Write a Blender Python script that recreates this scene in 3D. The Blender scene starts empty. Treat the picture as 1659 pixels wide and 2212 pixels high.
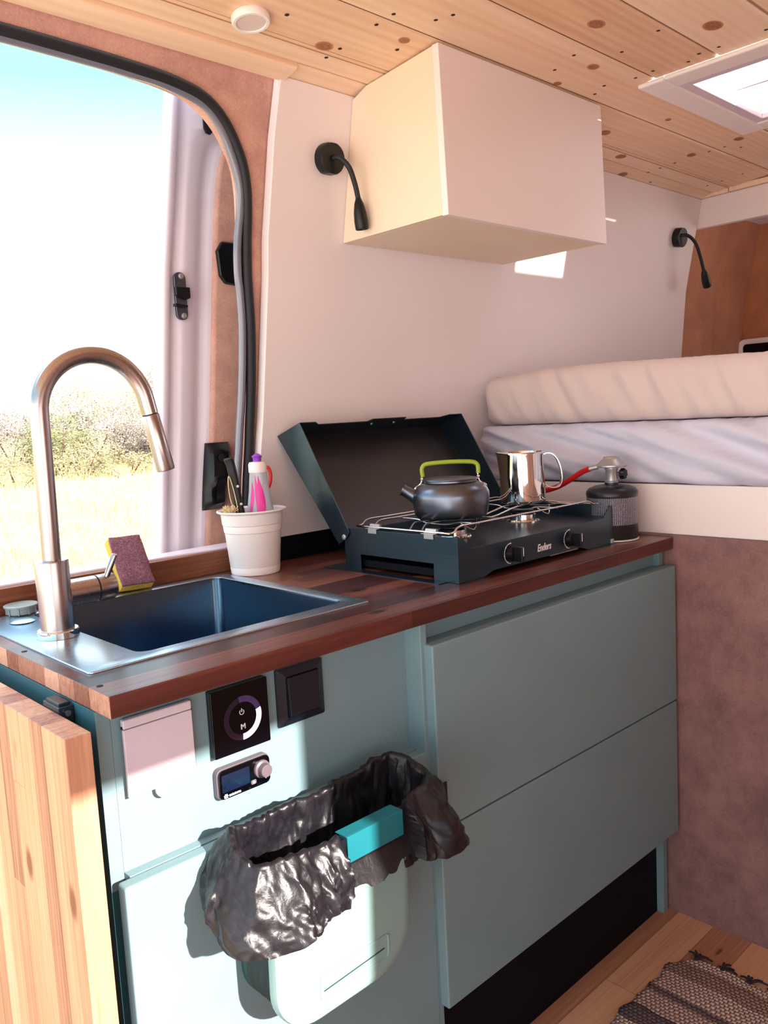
import bpy, bmesh, math, random
from mathutils import Vector, Matrix, noise
import numpy as np
random.seed(7)
sc = bpy.context.scene
C = sc.collection
PI = math.pi
# ------------------------------------------------------------------ camera
cam_d = bpy.data.cameras.new('camera'); cam = bpy.data.objects.new('camera', cam_d); C.objects.link(cam)
cam_d.sensor_fit = 'VERTICAL'; cam_d.sensor_height = 36.0; cam_d.lens = 36.0*1796.683/2212
cam_d.clip_start = 0.02; cam_d.clip_end = 400
CR = Vector((0.7235307, -0.6882525, -0.0530260)); CU = Vector((0.1181537, 0.0477940, 0.9918445)); CF = Vector((0.6801052, 0.7238951, -0.1159000))
CAM = Vector((-0.40573, -0.92132, 1.2125))
M = Matrix.Identity(4)
for i in range(3):
    M[i][0] = CR[i]; M[i][1] = CU[i]; M[i][2] = -CF[i]; M[i][3] = CAM[i]
cam.matrix_world = M
sc.camera = cam
# ------------------------------------------------------------------ sky, sun, exposure
sc.view_settings.view_transform = 'Standard'; sc.view_settings.look = 'None'
sc.view_settings.gamma = 1.0; sc.view_settings.use_curve_mapping = False
sc.view_settings.exposure = EXPOSURE = 0.40
world = bpy.data.worlds.new('sky'); sc.world = world; world.use_nodes = True
wn = world.node_tree; wn.nodes.clear()
wo = wn.nodes.new('ShaderNodeOutputWorld'); bg = wn.nodes.new('ShaderNodeBackground')
tc = wn.nodes.new('ShaderNodeTexCoord'); sx = wn.nodes.new('ShaderNodeSeparateXYZ'); rp = wn.nodes.new('ShaderNodeValToRGB')
wn.links.new(tc.outputs['Generated'], sx.inputs[0]); wn.links.new(sx.outputs['Z'], rp.inputs[0])
cr = rp.color_ramp; cr.elements[0].position = 0.0; cr.elements[0].color = (1.0, 0.93, 0.86, 1)
cr.elements[1].position = 1.0; cr.elements[1].color = (1.6, 1.6, 1.7, 1)  # sky raised overhead, out of view, to add light through the skylight
for p_, c_ in ((0.15, (0.97, 0.97, 0.96, 1)), (0.25, (0.33, 0.44, 0.48, 1)), (0.36, (0.15, 0.29, 0.35, 1)), (0.55, (0.30, 0.52, 0.66, 1)), (0.75, (1.1, 1.15, 1.25, 1))):
    e = cr.elements.new(p_); e.color = c_
bg.inputs['Strength'].default_value = 3.0
wn.links.new(rp.outputs[0], bg.inputs[0]); wn.links.new(bg.outputs[0], wo.inputs[0])
sun_d = bpy.data.lights.new('sun', 'SUN'); sun = bpy.data.objects.new('sun', sun_d); C.objects.link(sun)
sun_d.energy = 11.0; sun_d.angle = math.radians(0.9); sun_d.color = (1.0, 0.91, 0.82)
SUN = Vector((-0.02, 1.0, -0.42)).normalized()
sun.rotation_euler = SUN.to_track_quat('-Z', 'Y').to_euler(); sun.location = (-1, -4, 4)
# ------------------------------------------------------------------ materials
def srgb(r, g, b):
    f = lambda c: (c/255/12.92) if c/255 <= 0.04045 else ((c/255+0.055)/1.055)**2.4
    return (f(r), f(g), f(b), 1)
class Mat:
    def __init__(s, name):
        s.m = bpy.data.materials.new(name); s.m.use_nodes = True; s.t = s.m.node_tree; s.t.nodes.clear()
        s.o = s.n('OutputMaterial'); s.b = s.n('BsdfPrincipled'); s.l(s.b.outputs[0], s.o.inputs[0])
    def n(s, k, **kw):
        nd = s.t.nodes.new('ShaderNode'+k)
        for a, v in kw.items(): setattr(nd, a, v)
        return nd
    def l(s, a, b): s.t.links.new(a, b)
    def val(s, sock, v):
        if hasattr(v, 'links'): s.l(v, sock)
        else: sock.default_value = v
    def math(s, op, a, b=0.0, c=0.0):
        nd = s.n('Math', operation=op); s.val(nd.inputs[0], a); s.val(nd.inputs[1], b); s.val(nd.inputs[2], c); return nd.outputs[0]
    def coords(s, scale=(1, 1, 1), rot=(0, 0, 0), loc=(0, 0, 0)):
        t = s.n('TexCoord'); mp = s.n('Mapping'); s.l(t.outputs['Object'], mp.inputs[0])
        mp.inputs['Scale'].default_value = scale; mp.inputs['Rotation'].default_value = rot; mp.inputs['Location'].default_value = loc
        return mp.outputs[0]
    def noise(s, vec, scale=5, detail=3, rough=0.5, dist=0.0):
        nd = s.n('TexNoise'); s.l(vec, nd.inputs['Vector']); nd.inputs['Scale'].default_value = scale
        nd.inputs['Detail'].default_value = detail; nd.inputs['Roughness'].default_value = rough; nd.inputs['Distortion'].default_value = dist
        return nd.outputs[0]
    def ramp(s, fac, stops, interp='LINEAR'):
        nd = s.n('ValToRGB'); s.l(fac, nd.inputs[0]); r = nd.color_ramp; r.interpolation = interp
        r.elements[0].position, r.elements[0].color = stops[0][0], stops[0][1]
        r.elements[1].position, r.elements[1].color = stops[-1][0], stops[-1][1]
        for p, c in stops[1:-1]:
            e = r.elements.new(p); e.color = c
        return nd.outputs[0]
    def mix(s, fac, a, b, mode='MIX'):
        nd = s.n('Mix', data_type='RGBA', blend_type=mode); s.val(nd.inputs[0], fac); s.val(nd.inputs[6], a); s.val(nd.inputs[7], b); return nd.outputs[2]
    def bump(s, h, strength=0.3, dist=0.002):
        nd = s.n('Bump'); nd.inputs['Strength'].default_value = strength; nd.inputs['Distance'].default_value = dist
        s.l(h, nd.inputs['Height']); s.l(nd.outputs[0], s.b.inputs['Normal'])
    def set(s, **kw):
        for k, v in kw.items(): s.val(s.b.inputs[k.replace('_', ' ')], v)
        return s
def plain(name, col, rough=0.5, metal=0.0, ns=0, nstr=0.1, coat=0.0, bs=0.0, bd=0.001, spec=0.5, var=0.06):
    m = Mat(name); v = m.coords()
    f = m.noise(v, ns or 6, 3)
    dark = tuple(c*(1-var) for c in col[:3])+(1,); lite = tuple(min(1, c*(1+var)) for c in col[:3])+(1,)
    m.set(Base_Color=m.ramp(f, [(0.3, dark), (0.7, lite)]), Roughness=rough, Metallic=metal)
    m.b.inputs['Coat Weight'].default_value = coat; m.b.inputs['Specular IOR Level'].default_value = spec
    if bs: m.bump(m.noise(v, bs, 4, 0.6), nstr, bd)
    return m.m
def felt(name, a, b, scale=9):
    m = Mat(name); v = m.coords()
    f = m.math('MULTIPLY_ADD', m.noise(v, 260, 3, 0.7), 0.35, m.math('MULTIPLY', m.noise(v, scale, 5, 0.65), 0.65))
    m.set(Base_Color=m.ramp(f, [(0.36, a), (0.62, b)]), Roughness=1.0)
    m.b.inputs['Sheen Weight'].default_value = 0.25; m.b.inputs['Specular IOR Level'].default_value = 0.1
    m.bump(m.noise(v, 420, 3, 0.7), 0.35, 0.0015); return m.m
def wood(name, cols, L='X', S='Y', sw=0.05, sl=0.7, grain=1.0, rough=0.4, knot=None, seam=0.0, seamcol=(0.1, 0.05, 0.03, 1), off=0.0, gs=26, gl=1.3, ringmix=0.5, coat=0.0, nb=0.12):
    """staves of width sw along axis S, grain running along axis L; colours taken per stave"""
    m = Mat(name); t = m.n('TexCoord'); sp = m.n('SeparateXYZ'); m.l(t.outputs['Object'], sp.inputs[0])
    ax = {k: sp.outputs[k] for k in 'XYZ'}; T = [k for k in 'XYZ' if k not in (L, S)][0]
    if sw:
        q = m.math('DIVIDE', m.math('ADD', ax[S], off), sw); idx = m.math('FLOOR', q)
        wn1 = m.n('TexWhiteNoise', noise_dimensions='1D'); m.l(idx, wn1.inputs['W'])
        q2 = m.math('DIVIDE', m.math('ADD', ax[L], m.math('MULTIPLY', wn1.outputs[0], 5.0)), sl); id2 = m.math('FLOOR', q2)
        cm = m.n('CombineXYZ'); m.l(idx, cm.inputs[0]); m.l(id2, cm.inputs[1])
        wn2 = m.n('TexWhiteNoise', noise_dimensions='2D'); m.l(cm.outputs[0], wn2.inputs['Vector']); rnd = wn2.outputs[0]
    else:
        q = m.math('MULTIPLY', ax[S], 1.0); rnd = m.math('MULTIPLY', 0.5, 1.0); q2 = q
    cb = m.n('CombineXYZ')
    m.l(m.math('MULTIPLY_ADD', ax[L], gl, m.math('MULTIPLY', rnd, 31.0)), cb.inputs[0])
    m.l(m.math('MULTIPLY_ADD', ax[S], gs, m.math('MULTIPLY', rnd, 17.0)), cb.inputs[1]); m.l(m.math('MULTIPLY', ax[T], gs), cb.inputs[2])
    big = m.noise(cb.outputs[0], 1.0, 3, 0.55, 1.4); fine = m.noise(cb.outputs[0], 7.0, 4, 0.6, 0.3)
    ring = m.n('TexWave', wave_type='BANDS', bands_direction='Y'); m.l(cb.outputs[0], ring.inputs['Vector']); ring.inputs['Scale'].default_value = 0.9
    ring.inputs['Distortion'].default_value = 9.0; ring.inputs['Detail'].default_value = 2.0; ring.inputs['Detail Scale'].default_value = 0.6
    f = m.math('ADD', m.math('MULTIPLY', big, 0.55), m.math('MULTIPLY', m.math('SUBTRACT', fine, 0.5), 0.30*grain))
    f = m.math('ADD', f, m.math('MULTIPLY', m.math('SUBTRACT', ring.outputs[1], 0.5), 0.16*ringmix))
    f = m.math('ADD', f, m.math('MULTIPLY', m.math('SUBTRACT', rnd, 0.5), 0.55 if sw else 0.0))
    f = m.math('ADD', f, 0.22)
    n = len(cols); col = m.ramp(f, [(0.2+0.6*i/(n-1), cols[i]) for i in range(n)])
    if knot:
        kv = m.n('CombineXYZ'); m.l(m.math('MULTIPLY', ax[L], knot[0]), kv.inputs[0]); m.l(m.math('MULTIPLY', ax[S], knot[1]), kv.inputs[1]); m.l(m.math('MULTIPLY', ax[T], knot[1]), kv.inputs[2])
        vo = m.n('TexVoronoi'); m.l(kv.outputs[0], vo.inputs['Vector']); vo.inputs['Scale'].default_value = 1.0
        kf = m.ramp(vo.outputs['Distance'], [(knot[2]*0.5, (1, 1, 1, 1)), (knot[2], (0, 0, 0, 1))])
        col = m.mix(kf, col, knot[3])
    if seam and sw:
        fr = m.math('FRACT', q); d = m.math('MINIMUM', fr, m.math('SUBTRACT', 1.0, fr))
        s1 = m.math('LESS_THAN', d, seam/sw); fr2 = m.math('FRACT', q2); s2 = m.math('LESS_THAN', fr2, seam*1.6/sl)
        col = m.mix(m.math('MULTIPLY', m.math('MAXIMUM', s1, s2), 0.75), col, seamcol)
    m.set(Base_Color=col, Roughness=rough); m.b.inputs['Coat Weight'].default_value = coat; m.b.inputs['Coat Roughness'].default_value = 0.2
    m.bump(fine, nb, 0.0008); return m.m
def steel(name, col=(0.72, 0.66, 0.64, 1), rough=0.27, axis='Z'):
    m = Mat(name); sc_ = {'Z': (900, 900, 6), 'X': (6, 900, 900), 'Y': (900, 6, 900)}[axis]
    v = m.coords(scale=sc_); f = m.noise(v, 1.0, 2)
    m.set(Base_Color=col, Metallic=1.0, Roughness=m.math('MULTIPLY_ADD', f, 0.10, rough-0.05)); m.bump(f, 0.012, 0.0002); return m.m
def emissive(name, col, s):
    m = Mat(name); m.set(Base_Color=col, Roughness=0.4); m.b.inputs['Emission Color'].default_value = col; m.b.inputs['Emission Strength'].default_value = s; return m.m
K = {}
K['pine'] = wood('pine boards', [srgb(212, 166, 130), srgb(228, 186, 150), srgb(236, 200, 168), srgb(243, 213, 186)], 'X', 'Y', 0.153, 9.0, 0.5, 0.45, gs=15, gl=0.8, off=0.369, ringmix=0.9, seam=0.0022, seamcol=srgb(150, 96, 50))
K['knot'] = plain('pine knot', srgb(158, 100, 68), 0.5, ns=200, var=0.35); K['knot_rim'] = plain('pine knot rim', srgb(190, 132, 90), 0.5, ns=90)
K['hole'] = plain('screw hole dark', srgb(38, 20, 16), 0.8)
K['acacia'] = wood('oiled acacia top', [srgb(44, 20, 19), srgb(70, 33, 30), srgb(96, 48, 41), srgb(134, 78, 62)], 'X', 'Y', 0.047, 0.62, 1.0, 0.30, knot=(5.3, 11, 0.13, srgb(44, 18, 12)), seam=0.0006, gs=30, gl=1.6, coat=0.25)
K['acacia_end'] = wood('acacia end grain', [srgb(110, 62, 48), srgb(160, 108, 88), srgb(196, 150, 128)], 'Z', 'Y', 0.047, 2.0, 1.2, 0.6, gs=60, gl=40)
K['acacia_light'] = wood('light acacia board', [srgb(132, 80, 74), srgb(186, 130, 104), srgb(208, 156, 124), srgb(224, 180, 150)], 'Z', 'Y', 0.040, 3.0, 1.1, 0.45, knot=(4.1, 9, 0.12, srgb(130, 72, 56)), seam=0.0004, seamcol=srgb(120, 76, 60), gs=34, gl=1.5)
K['acacia_strip'] = wood('acacia upstand', [srgb(70, 32, 18), srgb(118, 66, 40), srgb(150, 92, 60)], 'X', 'Z', 0, 1, 1.0, 0.4, gs=40, gl=2.0)
K['floorboards'] = wood('floor boards', [srgb(176, 122, 96), srgb(202, 146, 114), srgb(218, 164, 128), srgb(226, 178, 142)], 'X', 'Y', 0.088, 0.62, 1.1, 0.5, seam=0.0008, seamcol=srgb(110, 66, 50), gs=40, gl=1.6, knot=(4, 14, 0.09, srgb(120, 66, 46)))
K['felt'] = felt('brown felt', srgb(176, 132, 122), srgb(214, 168, 152)); K['felt2'] = felt('rose felt panel', srgb(122, 90, 90), srgb(154, 116, 112), 14)
K['felt3'] = felt('ochre felt', srgb(168, 106, 76), srgb(200, 138, 102), 5)
K['white_wall'] = plain('white wall board', srgb(235, 224, 226), 0.55, ns=3, bs=700, nstr=0.25, bd=0.0006, var=0.02)
K['white_paint'] = plain('white lacquer', srgb(238, 224, 222), 0.42, ns=4, var=0.015)
K['white_edge'] = plain('white edge', srgb(238, 222, 222), 0.4, var=0.02)
K['birch'] = plain('cream cabinet side', srgb(236, 214, 190), 0.45, ns=5, var=0.03)
K['sage'] = plain('sage paint', srgb(120, 147, 155), 0.42, ns=7, bs=90, nstr=0.06, bd=0.001, var=0.035)
K['teal_shade'] = plain('teal side with shade', srgb(48, 98, 112), 0.45, var=0.04)
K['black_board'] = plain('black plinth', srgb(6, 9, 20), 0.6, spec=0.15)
K['black_metal'] = plain('black powder coat', srgb(20, 27, 38), 0.30, bs=900, nstr=0.12, bd=0.0004, coat=0.1)
K['speckled'] = None
K['black_metal'].node_tree.nodes['Principled BSDF'].inputs['Specular Tint'].default_value = (0.45, 0.82, 1.0, 1)  # blue sky reflection put into the coating's specular tint
K['black_metal'].node_tree.nodes['Principled BSDF'].inputs['Specular IOR Level'].default_value = 0.9
K['black_plastic'] = plain('black plastic', srgb(14, 15, 20), 0.36, spec=0.35); K['black_gloss'] = plain('black glass', srgb(4, 4, 8), 0.05, spec=0.35)
K['black_rubber'] = plain('black rubber', srgb(18, 20, 30), 0.6); K['grey_rubber'] = plain('grey seal', srgb(110, 112, 128), 0.22, coat=0.6)
K['steel'] = steel('brushed steel', (0.44, 0.39, 0.39, 1), 0.26); K['steelx'] = steel('brushed steel sink', (0.48, 0.64, 0.78, 1), 0.28, 'X'); K['steelv'] = steel('brushed steel bowl', (0.09, 0.15, 0.22, 1), 0.20, 'Z')  # bowl steel is a dark copy with the bowl's dark reflections in its colour
K['mirror'] = plain('polished steel', (0.80, 0.79, 0.78, 1), 0.07, 1.0, var=0.01); K['wire'] = plain('chromed wire', (0.74, 0.70, 0.68, 1), 0.2, 1.0, var=0.02)
K['anodised'] = plain('anodised aluminium', srgb(112, 118, 132), 0.32, 1.0, bs=900, nstr=0.06, bd=0.0003, var=0.03)
K['white_plastic'] = plain('white plastic', srgb(238, 228, 226), 0.38, var=0.01); K['pink_white'] = plain('pinkish white plastic', srgb(214, 200, 212), 0.35, var=0.01)
K['van_white'] = plain('white van paint', srgb(222, 214, 228), 0.3, coat=0.3, var=0.02); K['cushion'] = plain('cotton sheet', srgb(208, 190, 188), 0.9, bs=500, nstr=0.12, bd=0.0006, var=0.02)
K['sheet'] = plain('pale sheet', srgb(206, 204, 222), 0.9, bs=500, nstr=0.12, bd=0.0006, var=0.02)
K['green'] = plain('lime silicone', srgb(146, 168, 40), 0.4); K['red_hose'] = plain('red gas hose', srgb(196, 24, 34), 0.4); K['dark_charcoal'] = plain('charcoal enamel', srgb(30, 32, 42), 0.3, var=0.1, spec=0.4)
K['grey_zinc'] = plain('grey zinc', srgb(176, 176, 180), 0.35, 0.6); K['grey_plastic'] = plain('grey plastic', srgb(142, 152, 152), 0.45)
K['red'] = plain('red plastic', srgb(226, 34, 44), 0.3); K['purple'] = plain('purple plastic', srgb(138, 60, 190), 0.35); K['magenta'] = plain('magenta print', srgb(222, 40, 150), 0.3, var=0.15)
K['pale_green'] = plain('pale green label', srgb(160, 190, 130), 0.4); K['bristle'] = plain('natural bristle', srgb(226, 204, 160), 0.9, ns=200, var=0.2)
K['sage_light'] = plain('mint plastic', srgb(136, 168, 166), 0.36, bs=500, nstr=0.1, bd=0.0004, var=0.015); K['teal_plastic'] = plain('teal plastic', srgb(26, 112, 124), 0.35); K['teal_side'] = plain('dark teal silicone', srgb(30, 64, 68), 0.5)
K['white_print'] = plain('white print', srgb(235, 232, 238), 0.5, var=0.0); K['led'] = emissive('lit ring', (0.80, 0.72, 0.95, 1), 0.6); K['screen'] = plain('dark blue screen', srgb(14, 26, 48), 0.12, coat=0.6)
K['lens'] = plain('frosted lens', srgb(214, 196, 192), 0.3); K['knob_grey'] = plain('grey knob', srgb(96, 84, 92), 0.4)
K['foam'] = plain('yellow sponge foam', srgb(222, 186, 72), 0.95, ns=300, bs=380, nstr=0.8, bd=0.002, var=0.16)
def _scour():
    m = Mat('scouring fleece'); v = m.coords(); a = m.noise(v, 260, 5, 0.75, 2.0)
    m.set(Base_Color=m.ramp(a, [(0.34, srgb(96, 52, 74)), (0.5, srgb(150, 92, 112)), (0.66, srgb(196, 160, 172))]), Roughness=0.9); m.bump(a, 1.0, 0.003); return m.m
K['scour'] = _scour()
def _lid():
    m = Mat('greasy black enamel'); v = m.coords(); a = m.n('TexVoronoi'); m.l(v, a.inputs['Vector']); a.inputs['Scale'].default_value = 42
    big = m.noise(v, 4, 3); spots = m.math('MULTIPLY', m.math('LESS_THAN', a.outputs['Distance'], 0.10), m.math('GREATER_THAN', big, 0.56))
    col = m.mix(spots, m.ramp(big, [(0.3, srgb(26, 26, 32)), (0.7, srgb(44, 38, 40))]), srgb(8, 8, 10))
    m.set(Base_Color=col, Roughness=m.math('MULTIPLY_ADD', big, 0.2, 0.28)); m.b.inputs['Coat Weight'].default_value = 0.2; return m.m
K['speckled'] = _lid()
def _can():
    m = Mat('printed gas canister'); t = m.n('TexCoord'); sp = m.n('SeparateXYZ'); m.l(t.outputs['Object'], sp.inputs[0])
    ang = m.math('ARCTAN2', sp.outputs[1], sp.outputs[0]); z = sp.outputs[2]
    lines = m.math('GREATER_THAN', m.math('FRACT', m.math('MULTIPLY', ang, 13.0)), 0.45)
    nz = m.n('CombineXYZ'); m.l(m.math('MULTIPLY', ang, 40), nz.inputs[0]); m.l(m.math('MULTIPLY', z, 700), nz.inputs[2])
    letters = m.math('GREATER_THAN', m.noise(nz.outputs[0], 1.0, 2), 0.47)
    band = m.math('MULTIPLY', m.math('GREATER_THAN', z, 0.038), m.math('LESS_THAN', z, 0.099))
    f = m.math('MULTIPLY', m.math('MULTIPLY', lines, letters), band)
    base = m.mix(band, srgb(40, 38, 44), srgb(78, 78, 92))
    m.set(Base_Color=m.mix(f, base, srgb(176, 176, 190)), Roughness=0.35, Metallic=0.2); return m.m
K['canister'] = _can()
def _bag():
    m = Mat('black bin liner'); v = m.coords(); a = m.noise(v, 55, 4, 0.6, 1.0); b = m.noise(v, 190, 3, 0.6, 0.6)
    m.set(Base_Color=m.ramp(a, [(0.3, srgb(16, 15, 20)), (0.7, srgb(34, 31, 38))]), Roughness=0.36); m.b.inputs['Specular IOR Level'].default_value = 0.42
    m.bump(m.math('ADD', a, m.math('MULTIPLY', b, 0.35)), 0.35, 0.002)
    tr = m.n('BsdfTranslucent'); tr.inputs[0].default_value = srgb(140, 116, 108); mx = m.n('MixShader'); mx.inputs[0].default_value = 0.10
    m.l(m.b.outputs[0], mx.inputs[1]); m.l(tr.outputs[0], mx.inputs[2]); m.l(mx.outputs[0], m.o.inputs[0]); return m.m
K['bag'] = _bag()
def _rug():
    m = Mat('woven rag rug'); t = m.n('TexCoord'); sp = m.n('SeparateXYZ'); m.l(t.outputs['Object'], sp.inputs[0])
    wob = m.math('MULTIPLY', m.math('SUBTRACT', m.noise(t.outputs['Object'], 30, 2), 0.5), 0.012)
    xr = m.math('ADD', sp.outputs[0], wob); row = m.math('DIVIDE', xr, 0.0085); ri = m.math('FLOOR', row)
    wn1 = m.n('TexWhiteNoise', noise_dimensions='1D'); m.l(ri, wn1.inputs['W'])
    yy = m.math('ADD', m.math('DIVIDE', sp.outputs[1], 0.0105), m.math('MULTIPLY', ri, 0.5)); fy = m.math('FRACT', yy)
    st = m.n('ValToRGB'); m.l(m.math('FRACT', m.math('MULTIPLY', m.math('ADD', xr, 1.0), 3.6)), st.inputs[0]); r = st.color_ramp; r.interpolation = 'CONSTANT'
    r.elements[0].position = 0; r.elements[0].color = srgb(222, 188, 176); r.elements[1].position = 0.93; r.elements[1].color = srgb(92, 78, 92)
    for p, c in ((0.18, srgb(120, 98, 104)), (0.26, srgb(232, 200, 188)), (0.48, srgb(170, 134, 116)), (0.66, srgb(238, 210, 196)), (0.80, srgb(70, 62, 82))):
        e = r.elements.new(p); e.color = c
    warp = m.math('LESS_THAN', fy, 0.24); rib = m.math('LESS_THAN', m.math('FRACT', row), 0.16)
    c = m.mix(m.math('MULTIPLY', wn1.outputs[0], 0.25), st.outputs[0], srgb(236, 210, 190)); c = m.mix(m.math('MULTIPLY', rib, 0.55), c, srgb(90, 60, 56)); c = m.mix(m.math('MULTIPLY', warp, 0.85), c, srgb(62, 36, 40))
    m.set(Base_Color=c, Roughness=1.0)
    h = m.math('MULTIPLY', m.math('SINE', m.math('MULTIPLY', m.math('FRACT', row), 3.14)), m.math('SINE', m.math('MULTIPLY', fy, 3.14))); m.bump(h, 1.0, 0.004); return m.m
K['rug'] = _rug(); K['tassel'] = plain('dark wool', srgb(46, 34, 46), 0.95)
def _bottle():
    m = Mat('clear bottle plastic'); m.set(Base_Color=(0.80, 0.88, 0.95, 1), Roughness=0.08); m.b.inputs['Transmission Weight'].default_value = 0.6; m.b.inputs['IOR'].default_value = 1.2; return m.m
K['bottle'] = _bottle()
def _acryl():
    m = Mat('frosted acrylic'); tr = m.n('BsdfTranslucent'); tr.inputs[0].default_value = (0.95, 0.90, 0.92, 1); tp = m.n('BsdfTransparent'); mx = m.n('MixShader'); mx.inputs[0].default_value = 0.15
    m.l(tp.outputs[0], mx.inputs[1]); m.l(tr.outputs[0], mx.inputs[2]); m.l(mx.outputs[0], m.o.inputs[0]); return m.m
K['acryl'] = _acryl()
def _sun_stop():
    m = Mat('translucent blind'); tr = m.n('BsdfTranslucent'); tr.inputs[0].default_value = (0.92, 0.80, 0.78, 1); mx = m.n('MixShader'); mx.inputs[0].default_value = 0.8; m.set(Base_Color=srgb(240, 226, 220), Roughness=0.9)
    m.l(m.b.outputs[0], mx.inputs[1]); m.l(tr.outputs[0], mx.inputs[2]); m.l(mx.outputs[0], m.o.inputs[0]); return m.m
K['sun_stop'] = _sun_stop()
def _field():
    m = Mat('dry grass field'); v = m.coords(scale=(1, 0.35, 1)); a = m.noise(v, 2.2, 6, 0.75, 0.8); b = m.noise(m.coords(scale=(1, 0.5, 1)), 14, 4, 0.8)
    f = m.math('ADD', m.math('MULTIPLY', a, 0.6), m.math('MULTIPLY', b, 0.4))
    m.set(Base_Color=m.ramp(f, [(0.36, srgb(132, 113, 59)), (0.46, srgb(171, 152, 94)), (0.56, srgb(188, 176, 128)), (0.68, srgb(200, 192, 160))]), Roughness=1.0); m.bump(b, 1.0, 0.1); return m.m
K['field'] = _field()
def leafm(name, a, b):
    m = Mat(name); v = m.coords(); f = m.noise(v, 3.0, 3); m.set(Base_Color=m.ramp(f, [(0.35, a), (0.65, b)]), Roughness=0.8)
    return m.m
LEAF = [leafm('dusty bush leaves', srgb(118, 104, 94), srgb(162, 148, 136)), leafm('olive bush leaves', srgb(104, 106, 66), srgb(144, 142, 96)), leafm('ochre bush leaves', srgb(128, 116, 78), srgb(164, 152, 112)), leafm('dark green bush leaves', srgb(40, 54, 32), srgb(90, 100, 58))]
K['straw'] = leafm('dry grass blades', srgb(206, 176, 104), srgb(240, 220, 150)); K['twig'] = plain('bush stem', srgb(96, 72, 56), 0.9)
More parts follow.
